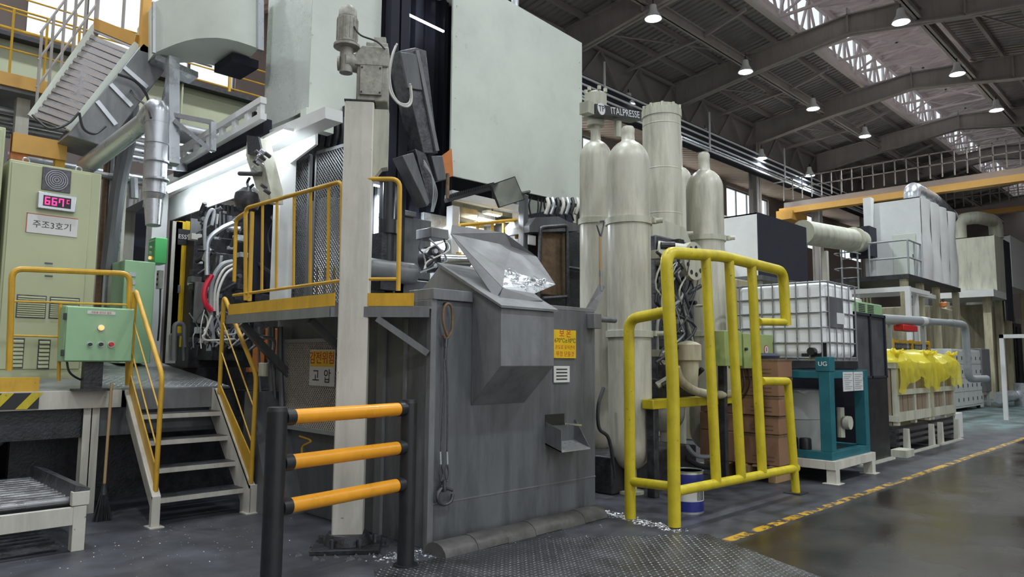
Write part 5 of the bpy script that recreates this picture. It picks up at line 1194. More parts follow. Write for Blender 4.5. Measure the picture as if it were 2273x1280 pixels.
# post and braces left of it
t = thing('duct_post', (2.95, 8.7, 1.2), 'pale steel post carrying the curved duct at the upper left', 'post')
xq = 2.98
MB().bar(oX(383, 130, xq), oX(383, 365, xq), .12, .12).build('post', galv, t, smooth=False)
MB().bar(oX(380, 140, xq), oX(322, 460, xq), .05, .05).build('brace', galv, t)
MB().bar(oX(385, 255, xq), oX(472, 272, xq + .3), .05, .05).bar(oX(388, 268, xq), oX(470, 335, xq + .3), .045, .045).bar(oX(472, 272, xq + .3), oX(472, 335, xq + .3), .06, .06).build('side_brace', galv, t)
MB().bar(oX(370, 365, xq), oX(405, 372, xq + .5), .12, .1).build('bracket', galv, t)
# galvanised spray duct
t = thing('galvanised_duct', oX(350, 300, 2.62), 'galvanised round duct that elbows down to a nozzle at the left', 'duct')
xd_ = 2.62
E0 = oX(350, 262, xd_)
MB().cyl(E0 + Vector((0, 0, -.02)), oX(342, 430, xd_), .115, 24).build('vertical_duct', galv, t)
MB().cyl(oX(342, 430, xd_), oX(341, 445, xd_), .115, 24, .09).cyl(oX(341, 445, xd_), oX(340, 500, xd_), .095, 24, .075).build('nozzle', galv, t)
for y in (275, 320, 360, 400): q = oX(348, y, xd_); MB().cyl(q, q + Vector((0, 0, .02)), .119, 24).build('joint_ring', galv, t)
E1 = oX(190, 370, 2.3)
MB().bend([E0 + Vector((0, 0, -.06)), E0 + Vector((0, 0, .14)), E0.lerp(E1, .14) + Vector((0, 0, .05))], .118, .14, 24).build('elbow', galv, t)
MB().cyl(E0.lerp(E1, .12) + Vector((0, 0, .06)), E1, .1, 24).build('sloping_duct', galv, t)
MB().tube([oX(335, 262, 2.5), oX(325, 235, 2.5), oX(300, 215, 2.6), oX(285, 190, 2.7)], .012, 6).build('cable', rubber, t)
# large curved white extraction duct
t = thing('curved_extraction_duct', (3.5, 9.4, 5.6), 'large curved white extraction duct entering the left hood at the top', 'duct')
P0c = [(340, 18), (360, 0), (450, -40), (575, -60)]
import itertools
c0 = oY(345, 60, 8.9); arc = []
for i in range(11):
    u = i / 10; x = 342 + (575 - 342) * u; yt = 30 - 60 * math.sin(PI * min(1, u * 1.1) * .5) ; yb3 = 118 - 34 * math.sin(PI * u) + (0 if u < .5 else -10 * (u - .5) * 2)
    dy = 8.8 - .9 * math.sin(PI * u * .5)
    arc.append((oY(x, yt - 25, dy), oY(x, yb3, dy), dy))
b = MB(); vs = []; fs = []
for a_, c_, dy in arc: vs += [a_, c_, a_ + Vector((.1, .9, 0)), c_ + Vector((.1, .9, 0))]
for i in range(10):
    k = 4 * i; fs += [(k, k + 1, k + 5, k + 4), (k + 1, k + 3, k + 7, k + 5), (k + 2, k, k + 4, k + 6), (k + 3, k + 2, k + 6, k + 7)]
fs += [(0, 2, 3, 1), (40, 41, 43, 42)]
b.add(vs, fs); b.build('duct_body', hood, t)
a_, c_, dy = arc[-1]; MB().bar(a_ + Vector((0, -.02, 0)), c_ + Vector((0, -.02, -.03)), .07, .07).build('flange', galv, t)
a_, c_, dy = arc[0]; MB().bar(a_, c_, .04, .04).build('flange', galv, t)
MB().cyl(c_ + Vector((.1, -.03, .18)), c_ + Vector((.1, -.05, .18)), .08, 16).build('hatch', hood, t)
MB().prism([oY(345, 118, 8.9), oY(440, 160, 8.9), oY(440, 172, 8.9), oY(345, 132, 8.9)], (0, .3, 0)).build('support_beam', galv, t)
MB().box(oY(515, 118, 8.2).x, 8.2, oY(515, 135, 8.2).z, oY(575, 118, 8.2).x, 8.7, oY(515, 116, 8.2).z).build('dark_damper', curt, t)
# inclined chip conveyor with stair
t = thing('inclined_conveyor', (2.6, 9.4, 4.4), 'grey inclined conveyor casing rising to the right beside the hanging stair', 'conveyor')
def yp(x, y, v): return oY(x, y, v)
yv = 9.1
MB().prism([yp(150, 300, yv), yp(222, 322, yv), yp(262, 292, yv), yp(378, 140, yv), yp(318, 95, yv)], (0, .7, 0)).build('casing', furn2, t, bev=.01)
for u in (.25, .5, .75): MB().bar(yp(222 + 140 * u, 318 - 165 * u, yv - .01), yp(185 + 120 * u, 262 - 150 * u, yv - .01), .03, .05).build('casing_rib', galv, t)
MB().tube([yp(72, 255, yv), yp(110, 285, yv - .1), yp(150, 275, yv - .1), yp(175, 250, yv - .1)], .014, 6).build('cable', rubber, t)
MB().tube([yp(176, 250, yv - .1), yp(185, 285, yv - .1), yp(210, 297, yv - .1), yp(235, 280, yv - .1)], .014, 6).build('cable', rubber, t)
MB().tube([yp(262, 165, yv - .1), yp(300, 180, yv - .1), yp(325, 210, yv - .1), yp(332, 240, yv - .1)], .016, 6).build('cable', rubber, t)
t = thing('hanging_stair', (2.2, 9.9, 4.3), 'steep hanging access stair seen from below with pale stringers and open mesh treads', 'stair')
y0_, y1_ = 10.0, 10.0
SA, SB_ = yp(72, 262, 10.2), yp(214, 62, 10.2); SC, SD = yp(156, 292, 9.2), yp(306, 100, 9.2)
MB().bar(SA, SB_, .05, .12).build('stringer', hood, t, smooth=False); MB().bar(SC, SD, .05, .1).build('stringer', hood, t, smooth=False)
nst = (SB_ - SA).cross(SC - SA).normalized()
if nst.dot(EYE - SA) < 0: nst = -nst
MB().prism([SA, SC, SC.lerp(SD, .88), SA.lerp(SB_, .88)], nst * -.01).build('mesh_soffit', galvd, t, smooth=False)
for k in range(15):
    u = (k + .5) / 15; a_ = SA.lerp(SB_, u) + nst * .008; c_ = SC.lerp(SD, u) + nst * .008; MB().bar(a_, c_, .05, .014, nst).build('tread', purl, t, smooth=False)
MB().bar(SB_ + Vector((0, 0, .05)), SD + Vector((0, 0, .05)), .08, .14).build('top_beam', crane, t, smooth=False)
b = MB()
for k in range(9):
    u = k / 8; a_ = SB_.lerp(SD, u); b.bar(a_, a_ + Vector((.9, 0, 0)), .02)
b.build('landing_grate', purl, t, smooth=False)
for k in range(6):
    u = .05 + k / 5 * .92; a_ = SA.lerp(SB_, u); MB().cyl(a_, a_ + Vector((0, 0, 1.05)), .018, 6).build('rail_post', beamm, t)
for dz in (.35, .7, 1.05): MB().cyl(SA.lerp(SB_, .03) + Vector((0, 0, dz)), SB_ + Vector((0, 0, dz)), .016, 6).build('rail', beamm, t)
for k in range(4): a_ = SB_ + Vector((.28 * k, -.1 * k, 0)); MB().cyl(a_, a_ + Vector((0, 0, 1.3)), .02, 6).build('rail_post', beamm, t)
MB().box(SD.x - .0, 9.1, SD.z - .1, SD.x + .1, 9.2, SD.z + 2).build('yellow_post', crane, t, smooth=False)
t = thing('upper_walkway', (1.2, 11, 5), 'upper walkway with orange edge and rusty railings at the far left', 'walkway')
MB().box(-1, 11, 4.9, 2.7, 11.8, 5.0).build('deck', furn2, t, smooth=False); MB().box(-1, 10.95, 4.95, 2.7, 11, 5.12).build('edge', crane, t, smooth=False)
for k in range(10): MB().cyl((-.9 + .38 * k, 11, 5.1), (-.9 + .38 * k, 11, 6.0), .016, 6).build('post', yel, t)
for dz in (.35, .62, .9): MB().cyl((-1, 11, 5.1 + dz), (2.7, 11, 5.1 + dz), .014, 6).build('rail', yel, t)
for k in range(2): MB().box(-.5 + 2.4 * k, 11.2, 0, -.35 + 2.4 * k, 11.35, 4.9).build('column', beige, t, smooth=False)
for k in range(4): MB().cyl((-1, 11.4 + .15 * k, 4.75 - .07 * k), (6, 11.4 + .15 * k, 4.75 - .07 * k), .05, 10).build('pipe', galv, t)
# ---- things in the lit left bay
t = thing('green_push_button_box', oX(360, 560, 3.5), 'bright green push-button box on the cream post', 'control box')
q = oX(360, 560, bxx - .12); MB().box(bxx - .26, q.y - .13, q.z - .17, bxx - .1, q.y + .13, q.z + .18).build('enclosure', brightg, t, bev=.01)
MB().box(bxx - .264, q.y - .1, q.z + .13, bxx - .261, q.y + .1, q.z + .15).build('name_strip', signw, t)
for k, m_ in enumerate((signw, signw, ledo)): MB().cyl((bxx - .26, q.y, q.z + .05 - .07 * k), (bxx - .285, q.y, q.z + .05 - .07 * k), .022, 12).build('button', m_, t)
MB().box(bxx - .16, q.y - .05, q.z - .5, bxx - .102, q.y + .05, q.z - .25).build('socket_box', hosew, t, bev=.004)
for k in range(3): MB().cyl((bxx - .16, q.y, q.z - .3 - .07 * k), (bxx - .17, q.y, q.z - .3 - .07 * k), .018, 10).build('socket', black, t)
MB().tube([(bxx - .13, q.y - .04, q.z - .5), (bxx - .14, q.y - .1, q.z - .9), (bxx - .14, q.y - .08, q.z - 1.2)], .012, 6).build('cable', rubber, t)
YD = 9.35
t = thing('yellow_machine_door', oY(405, 640, YD), 'yellow sliding machine door with a tall window slot and dark name plate', 'door panel')
def dq(x, y): return oY(x, y, YD)
a, c = dq(392, 486), dq(426, 804)
for x0, x1, y0q, y1q in ((392, 400, 490, 745), (413, 424, 490, 770)): bxp(t, 'stile', signy, YD, x0, y0q, x1, y1q, .012, 0)
for y0q, y1q in ((490, 580), (695, 745)): bxp(t, 'rail_panel', signy, YD + .002, 398, y0q, 415, y1q, .01, 0)
bxp(t, 'edge_strip', furn2, YD - .02, 424, 484, 431, 806, .015, 0); bxp(t, 'edge_strip', beige, YD - .0, 384, 490, 389, 806, .01, 0)
bxp(t, 'window', glassd, YD + .012, 399, 580, 414, 695, .01, 0)
np_ = bxp(t, 'name_plate', inkk, YD - .006, 396, 507, 420, 545, .006, 0); q = dq(408, 526); text('ESSE', .075, inkw, np_, (q.x, YD - .0075, q.z), (1, 0, 0), (0, 0, 1), th=.0006)
bxp(t, 'handle', galv, YD - .03, 396, 632, 400, 650, .02, 0)
t = thing('tie_bar_rack', oY(385, 770, 9.0), 'grey tubular rack with a bent pipe in front of the yellow machine door', 'rack')
MB().bend([oY(378, 800, 9), oY(378, 742, 9), oY(408, 742, 9), oY(408, 800, 9)], .018, .03).build('frame', furn2, t); MB().bend([oY(386, 800, 8.9), oY(388, 718, 8.9), oY(408, 718, 8.9), oY(410, 770, 8.9)], .03, .06).build('bent_pipe', furn2, t)
# die area tangle seen past the stairs
t = thing('die_assembly', (4.3, 8.6, 1.6), 'dark die assembly bristling with fittings, pipes and hoses behind the stair', 'machine')
bxp(t, 'platen', dark, 9.1, 432, 520, 560, 815, .6)
bxp(t, 'platen', darkm, 8.7, 480, 560, 540, 800, .4)
bxp(t, 'glove_strip', furn2, 8.5, 436, 625, 452, 716, .05, .003)
for i in range(80):
    x = rr.uniform(432, 545); y = rr.uniform(470, 790); v = rr.uniform(8.45, 9.0); q = oY(x, y, v); s_ = rr.uniform(.02, .07); b = MB(); k_ = rr.random()
    if k_ < .45: b.box(q.x - s_, v, q.z - s_ * .6, q.x + s_, v + s_ * 2, q.z + s_ * .6)
    else: b.cyl(q, q + Vector(((rr.random() < .5) * .14, -.1 * (rr.random() < .6) - .02, rr.choice((0, .12)))), s_ * .5, 8)
    b.build('fitting', rr.choice((darkm, dark, silver, furn, black, hosew)), t, bev=.003)
for k, (P, m_, w_) in enumerate((([(516, 580), (490, 590), (470, 630), (468, 700), (474, 760)], hoseg, .028), ([(518, 586), (495, 600), (478, 640), (476, 690)], hosew, .016), ([(520, 594), (500, 610), (484, 650), (483, 700)], hosew, .016), ([(470, 610), (455, 640), (455, 670), (470, 690)], redp, .032), ([(518, 495), (490, 508), (465, 530), (460, 560), (460, 610)], galv, .03), ([(455, 555), (455, 500), (465, 470), (475, 468), (470, 500)], hoseg, .02), ([(470, 700), (455, 740), (450, 745), (460, 755), (520, 752)], hosew, .012), ([(480, 700), (500, 740), (530, 735), (540, 700)], hoseg, .012))):
    MB().tube([oY(x, y, 8.4 - .01 * k) for x, y in P], w_, 8).build(['hose', 'hose', 'hose', 'red_hose', 'metal_hose', 'hose', 'hose', 'hose'][k], m_, t)
for i in range(26):
    x = rr.uniform(440, 545); P = [oY(x + rr.uniform(-25, 25), 690 + 26 * j + rr.uniform(-8, 8), 8.35 + rr.uniform(0, .3)) for j in range(4)]
    MB().tube(P, rr.choice((.007, .011)), 5, True, 4).build('thin_hose', rr.choice((rubber, rubber, hoseg, hosew)), t)
for k in range(5): MB().cyl(oY(480 + 9 * k, 455, 9.3), oY(480 + 9 * k, 515, 9.3), .015, 6).build('riser', furn, t)
# hook hoist in front of lamp beam
t = thing('chain_hoist', oX(550, 430, 3.35), 'dark chain hoist with a hook under a slanting cream boom', 'hoist')
xh = 3.3
MB().prism([oX(548, 302, xh), oX(572, 305, xh), oX(600, 420, xh), oX(600, 450, xh), oX(578, 450, xh), oX(545, 345, xh)], (.14, 0, 0)).build('boom', cream, t, bev=.006)
MB().prism([oX(547, 300, xh - .02), oX(573, 303, xh - .02), oX(582, 345, xh - .02), oX(550, 342, xh - .02)], (.02, 0, 0)).build('boom_cap', dark, t)
MB().cyl(oX(532, 385, xh), oX(582, 386, xh), .025, 10).build('cross_pin', darkm, t)
MB().tube([oX(554, 395, xh), oX(549, 405, xh), oX(553, 416, xh), oX(562, 410, xh)], .015, 8).build('hook', darkm, t)
q = oX(550, 440, xh); MB().lathe([(.02, -.14), (.1, -.12), (.14, -.03), (.13, .05), (.06, .11), (.02, .12)], q.x, q.y, 16, q.z).build('hoist_body', darkm, t)
for k in range(4): MB().tube([oX(545 + 4 * k, 452, xh), oX(543 + 4 * k, 500, xh), oX(547 + 3 * k, 540 + 12 * k, xh)], .008, 5).build('chain', dark, t)
for i in range(14): q = oX(rr.uniform(572, 600), rr.uniform(330, 440), xh - .03); MB().cyl(q, q + Vector((-.06, 0, .03)), .02, 6).build('fitting', rr.choice((darkm, silver)), t)
# expanded-metal guards above the high platform
t = thing('mesh_guard', (3.9, 6.4, 2), 'tall dark expanded-metal guard behind the yellow platform railing', 'guard')
XM = 3.98
def guard(x0, y0, x1, y1, ptop0, ptop1):
    A, B_ = oX(x0, ptop0, XM), oX(x1, ptop1, XM); zlo_ = 2.05
    ya, yb3 = A.y, B_.y; zz_ = min(A.z, B_.z)
    for (p_, q_) in (((XM, ya, zlo_), (XM, ya, A.z)), ((XM, yb3, zlo_), (XM, yb3, B_.z)), ((XM, ya, A.z), (XM, yb3, B_.z)), ((XM, ya, zlo_), (XM, yb3, zlo_))): MB().bar(p_, q_, .035, .035).build('frame_bar', furn, t, smooth=False)
    b = MB(); Wd = ya - yb3; Hd = zz_ - zlo_; st = .045
    for k in range(-int(Hd / st), int(Wd / st) + 1):
        for sgn in (1, -1):
            s0 = k * st; p0 = max(0, s0); p1 = min(Wd, s0 + Hd)
            if p1 - p0 < .01: continue
            za, zb_ = (p0 - s0), (p1 - s0)
            if sgn < 0: za, zb_ = Hd - za, Hd - zb_
            b.bar((XM - .006 * sgn, yb3 + p0, zlo_ + za), (XM - .006 * sgn, yb3 + p1, zlo_ + zb_), .006, .008)
    o = b.build('wire_mesh', furn, t, smooth=False); o['kind'] = 'stuff'
guard(657, 350, 690, 350, 362, 345); guard(705, 340, 768, 330, 340, 322)
t = thing('spray_machine', (4.3, 7, 2), 'dark spraying unit under the left hood behind the mesh guards', 'machine')
XB = 4.25
def bx2(name, m, x0, y0, x1, y1, dep=.4, X=XB, bev=.01):
    a, c = oX(x0, y0, X), oX(x1, y1, X); return MB().box(X, min(a.y, c.y), min(a.z, c.z), X + dep, max(a.y, c.y), max(a.z, c.z)).build(name, m, t, bev=bev)
bx2('top_unit', dark, 700, 262, 768, 335); bx2('slide', darkm, 620, 310, 700, 345); bx2('orange_panel', orange, 618, 335, 668, 385, .1, 4.5)
bx2('grey_column', furn2, 660, 455, 720, 690, .3); bx2('white_casting', silver, 588, 500, 625, 650, .4, 4.6); bx2('dark_block', dark, 618, 520, 655, 690, .4, 4.5); bx2('pale_panel', cabg, 634, 452, 655, 500, .1, 4.4, .003)
bx2('white_casting', silver, 700, 560, 760, 660, .2, 4.7)
for k in range(5): x = 705 + 14 * k; MB().tube([oX(x, 262, XB - .05), oX(x + 3, 290, XB - .05), oX(x - 3, 325, XB - .05)], .025, 8).build('black_hose', dark, t)
MB().tube([oX(600, 420, 4.1), oX(612, 470, 4.1), oX(596, 520, 4.1), oX(600, 560, 4.1)], .012, 6).build('hose', rubber, t)
q = oX(640, 375, 4.2); n = 20; MB().tube([(4.1, q.y + .16 * math.cos(2 * PI * i / n), q.z + .3 * math.sin(2 * PI * i / n) - .1) for i in range(14)], .012, 6, False).build('hose_ring', rubber, t)
MB().bar(oX(560, 575, 4.1), oX(640, 632, 4.1), .03).bar(oX(605, 480, 4.1), oX(640, 540, 4.1), .04).build('link_rod', darkm, t)
for k in range(3): MB().bar(oX(708 + 18 * k, 590, 4.0), oX(706 + 18 * k, 650, 4.0), .02, .04, (0, 1, 0)).build('yellow_bar', yel, t)
# work lamps of the machine, above the die
for k, (x, y, z, e) in enumerate(((4.9, 7.3, 3.6, 40), (6.8, 7.2, 3.5, 35))):
    tl = thing('work_lamp', (x, y, z), ['work lamp inside the casting machine between the hoods, hidden behind the column', 'work lamp under the large white hood above the pale machine bay'][k], 'lamp')
    MB().box(x - .15, y - .05, z, x + .15, y + .05, z + .04).build('housing', white, tl); MB().box(x - .13, y - .035, z - .006, x + .13, y + .035, z - .001).build('lens', tubee, tl)
    MB().cyl((x, y, z + .04), (x, y, z + .9), .012, 6).build('stem', dark, tl)
    ld = bpy.data.lights.new('work_light', 'AREA'); ld.shape = 'RECTANGLE'; ld.size = .3; ld.size_y = .1; ld.energy = e; ld.color = (.86, .93, 1)
    lo = bpy.data.objects.new('light', ld); C.objects.link(lo); lo.parent = tl; lo.location = (0, 0, -.02)

# ================================================================ RIGHT BACKGROUND
def hoodbox(name, lab, X0, X1, Y0, Y1, z0, z1, m, dark_front=False, legs=True, buckle=False):
    t = thing(name, ((X0 + X1) / 2, (Y0 + Y1) / 2, z0), lab, 'hood')
    MB().box(X0, Y0 + .03, z0, X0 + .04, Y1, z1).build('end_panel', m, t, smooth=False)
    if buckle:
        n = 4
        for k in range(n):
            xa = X0 + (X1 - X0) * k / n; xb = X0 + (X1 - X0) * (k + 1) / n - .03; vs = []; fs = []
            for i in range(7):
                for j in range(9): u, v = i / 6, j / 8; vs.append((xa + (xb - xa) * u, Y0 - .07 * math.sin(PI * u) * (1 + .5 * math.sin(5 * v + k)) - .03 * math.sin(7 * v + 2 * k) * u, z0 + (z1 - z0) * v))
            fs = [(i * 9 + j, (i + 1) * 9 + j, (i + 1) * 9 + j + 1, i * 9 + j + 1) for i in range(6) for j in range(8)]
            MB().add(vs, fs).build('side_panel', m, t)
    else: MB().box(X0, Y0, z0, X1, Y0 + .03, z1).build('side_panel', curt if dark_front else m, t, smooth=False)
    MB().box(X0, Y0 + .03, z1 - .03, X1, Y1, z1).build('top_panel', m, t, smooth=False)
    MB().box(X1 - .03, Y0 + .03, z0, X1, Y1, z1).build('far_panel', m, t, smooth=False)
    return t
t = hoodbox('machine_hood', 'smaller white hood with a black curtained side behind the accumulators', 14.4, 16.85, 7.0, 8.35, 3.3, 4.66, white, dark_front=True)
MB().box(14.3, 6.9, 3.2, 16.9, 8.6, 3.3).build('deck', furn, t, smooth=False)
for x in (14.5, 16.7):
    for y in (7.1, 8.4): MB().box(x - .08, y - .08, 0, x + .08, y + .08, 3.2).build('leg', beige, t, smooth=False)
MB().box(14.0, 8.5, 3.3, 16.5, 10, 5.0).build('rear_box', cream, t, smooth=False)
MB().box(13.2, 8.0, 3.6, 14.36, 8.9, 4.4).build('rear_box', white, t, smooth=False)
MB().tube([(14.3, 9.5, 5.0), (14.6, 9.5, 5.6), (15.5, 9.6, 5.75), (16.4, 9.6, 5.7)], .2, 12).build('pipe_bend', cream, t)
for (x0_, a_, b_, z0_, z1_) in ((12.2, 7.2, 10, 0, 3.2), (15, 9, 11, 0, 3)): tag(MB().box(x0_, a_, z0_, x0_ + 2.2, b_, z1_).build('floor_machine', sandbox, bev=.03), ['ochre grimy machine body below the smaller white hood', 'second ochre machine body farther behind the smaller white hood'][x0_ > 13], 'machine')
hz_ = hoodbox('machine_hood', 'big white hood with a door and buckled side sheets beyond the caged tank', 26.0, 30.2, 7.0, 8.45, 4.25, 6.95, white, buckle=True)
MB().box(25.96, 7.2, 4.3, 25.99, 7.9, 5.75).build('door', hood, hz_, bev=.01)
MB().box(25.94, 7.25, 4.9, 25.97, 7.3, 5.05).build('door_handle', dark, hz_)
MB().box(25.7, 8.45, 4.25, 26.0, 8.7, 7.1).build('corner_panel', white, hz_, smooth=False)
MB().box(24.4, 7.0, 4.1, 30.4, 9.3, 4.24).build('deck', dark, hz_, smooth=False)
for x in (24.6, 26.2, 28, 30.5):
    for y in (7.2, 10.3): MB().box(x - .1, y - .1, 0, x + .1, y + .1, 4.1).build('leg', sandbox, hz_, smooth=False)
for k in range(5): MB().box(26.3 + .35 * k, 9.2, 1.5, 26.42 + .35 * k, 9.3, 4.1).build('pipe_run', sandbox, hz_, smooth=False)
MB().bend([(27.6, 7.7, 6.9), (27.6, 7.7, 7.6), (30.0, 7.7, 7.6), (32.5, 7.7, 7.3)], .27, .5, 18).build('roof_duct', galv, hz_)
t = thing('balcony_railing', (25, 8, 4.24), 'grey balcony railing before the door of the big white hood', 'railing')
for dz in (.55, 1.1): MB().bend([(25.9, 7.05, 4.24 + dz), (24.6, 7.05, 4.24 + dz), (24.6, 8.2, 4.24 + dz)], .03, .1, 8).build('rail', hoseg, t)
for x, y in ((25.9, 7.05), (25.25, 7.05), (24.6, 7.05), (24.6, 8.2)): MB().cyl((x, y, 4.24), (x, y, 5.34), .03, 8).build('post', hoseg, t)
t = thing('access_ladder', (24.5, 8.8, 0), 'caged access ladder left of the big white hood', 'ladder')
for y in (8.5, 9.0): MB().cyl((24.4, y, 0), (24.4, y, 5.6), .03, 8).build('stile', hoseg, t)
for k in range(16): MB().cyl((24.4, 8.5, .4 + .32 * k), (24.4, 9.0, .4 + .32 * k), .015, 6).build('rung', hoseg, t)
for k in range(3): MB().bend([(24.4, 8.4, 4.5 + .5 * k), (23.8, 8.45, 4.5 + .5 * k), (23.8, 9.05, 4.5 + .5 * k), (24.4, 9.1, 4.5 + .5 * k)], .02, .2, 6).build('cage_hoop', hoseg, t)
t = hoodbox('machine_hood', 'cream hood with a curved duct on top beside the big white hood', 36.3, 38.0, 7.0, 8.9, 4.6, 7.0, cream)
MB().bend([(36.8, 8.4, 7.0), (36.8, 8.4, 7.9), (37.2, 7.8, 8.0), (38.8, 7.4, 8.0), (38.8, 7.4, 7.2)], .28, .5, 16).build('roof_duct', cream, t)
MB().box(38.0, 6.98, 3.4, 39.2, 7.05, 7.0).build('dark_curtain', curt, t, smooth=False)
MB().box(35.6, 7.0, 4.3, 38.6, 9.4, 4.6).build('deck', white, t, smooth=False)
for x in (36, 38.2): MB().box(x, 7.2, 0, x + .3, 7.5, 4.3).build('leg', sandbox, t, smooth=False)
t = hoodbox('machine_hood', 'farthest white hood at the right edge of the photograph', 39.5, 44, 7.0, 10.3, 5.0, 7.4, white)
for x in (39.7, 43.7): MB().box(x, 7.2, 0, x + .3, 7.5, 5.0).build('leg', sandbox, t, smooth=False)
# horizontal duct between the hoods
t = thing('horizontal_duct', (20, 9.6, 5.2), 'wide cream horizontal duct running between the two white hoods', 'duct')
MB().cyl((20.9, 8.8, 5.3), (25.0, 8.6, 5.5), .36, 24).build('duct_pipe', cream, t); MB().cyl((24.3, 8.6, 5.47), (24.45, 8.6, 5.475), .42, 24).build('joint_ring', cream, t)
MB().box(25.0, 8.3, 5.0, 25.68, 8.95, 6.0).build('dark_connector', curt, t, smooth=False)
for x in (18.5, 22): MB().box(x, 8.55, 0, x + .15, 8.7, 4.85).build('support', beige, t, smooth=False)
t = thing('pipe_gallery', (20, 10.5, 3), 'cluttered gallery of pipes and rails behind the wide cream duct', 'pipes')
for k in range(7): z = 2.6 + .38 * k; MB().cyl((13, 12.7 + .12 * k, z), (24, 12.7 + .12 * k, z + .1), (.06, .1, .05, .16, .05, .08, .05)[k], 10).build('pipe', (galv, cream, crane, cream, hoseg, galv, purl)[k], t)
for k in range(9): MB().bar((13.5 + 1.3 * k, 12.6, 0), (13.5 + 1.3 * k, 12.6, 5.6), .08).build('upright', purl, t, smooth=False)
MB().bar((23, 12.6, 4.9), (24.4, 12.5, 3.6), .12).build('dark_prop', darkm, t)
# far machines filling the row beyond the hall columns
FM = [(17.2, 9.8, 5.0, 2.2, 2.6, sandbox, 'ochre machine block under the wide cream duct'), (22.6, 9.3, 2.6, 1.6, 1.9, darkm, 'dark machine block beyond the partition'), (31, 8.2, 4.2, 4.6, 3.7, sandbox, 'long ochre streaked machine enclosure behind the lockers'), (38.8, 8.0, 5.5, 4, 4.2, sandbox, 'tall ochre machine enclosure farther behind the lockers'), (45, 8, 6, 5, 3.6, darkm, 'dark machine row near the end wall'), (9.8, 9.2, 2.2, 1.6, 2.4, dark, 'dark machine block behind the accumulators')]
for x, y, w_, d_, h_, m_, lb in FM:
    t = thing('far_machine', (x + w_ / 2, y + d_ / 2, 0), lb, 'machine')
    MB().box(x, y, 0, x + w_, y + d_, h_).build('body', m_, t, bev=.04)
    for k in range(int(w_)): MB().box(x + .2 + k, y - .06, .3, x + .28 + k, y, h_ - .2).build('rib', m_, t, smooth=False)
    for k in range(3): MB().box(x + w_ * (.15 + .3 * k), y + .2, h_, x + w_ * (.15 + .3 * k) + .5, y + .9, h_ + .35).build('top_unit', rr.choice((darkm, cream, furn2)), t, bev=.02)
# white post frames
for k, (x, y) in enumerate(((23.9, 6.9), (25.4, 7.12))):
    t = thing('white_gantry', (x, y, 0), ['nearer', 'farther'][k] + ' white square gantry post with a lamp arm before the ochre enclosure', 'post')
    MB().box(x - .07, y - .07, 0, x + .07, y + .07, 3.65).build('post', white, t, smooth=False)
    MB().box(x - .07, y - .07, 3.65, x + .07, y + 2.6, 3.8).build('arm', white, t, smooth=False)
    MB().box(x + .07, y - .07, 3.65, x + 2.0, y + .05, 3.78).build('arm', white, t, smooth=False)
# lockers
LX0, LX1, LY, LH = 25.1, 28.6, 6.12, 1.93
t = thing('locker_bank', ((LX0 + LX1) / 2, LY + .5, 0), 'white bank of small lockers with keys, right of the yellow-wrapped crates', 'lockers')
MB().box(LX0, LY, .1, LX1, LY + .85, LH).build('carcass', locker, t, bev=.01)
for i in range(6):
    for j in range(4):
        x = LX0 + .04 + i * (LX1 - LX0 - .08) / 6; z = .16 + j * (LH - .2) / 4
        d_ = MB().box(x + .015, LY - .02, z + .015, x + (LX1 - LX0 - .08) / 6 - .015, LY - .001, z + (LH - .2) / 4 - .015).build('locker_door', locker, t)
        MB().box(x + .42, LY - .035, z + .14, x + .47, LY - .02, z + .25).build('latch', darkm, d_)
for x in (LX0 + .1, (LX0 + LX1) / 2, LX1 - .15): MB().box(x, LY + .05, 0, x + .08, LY + .15, .1).build('foot', dark, t)
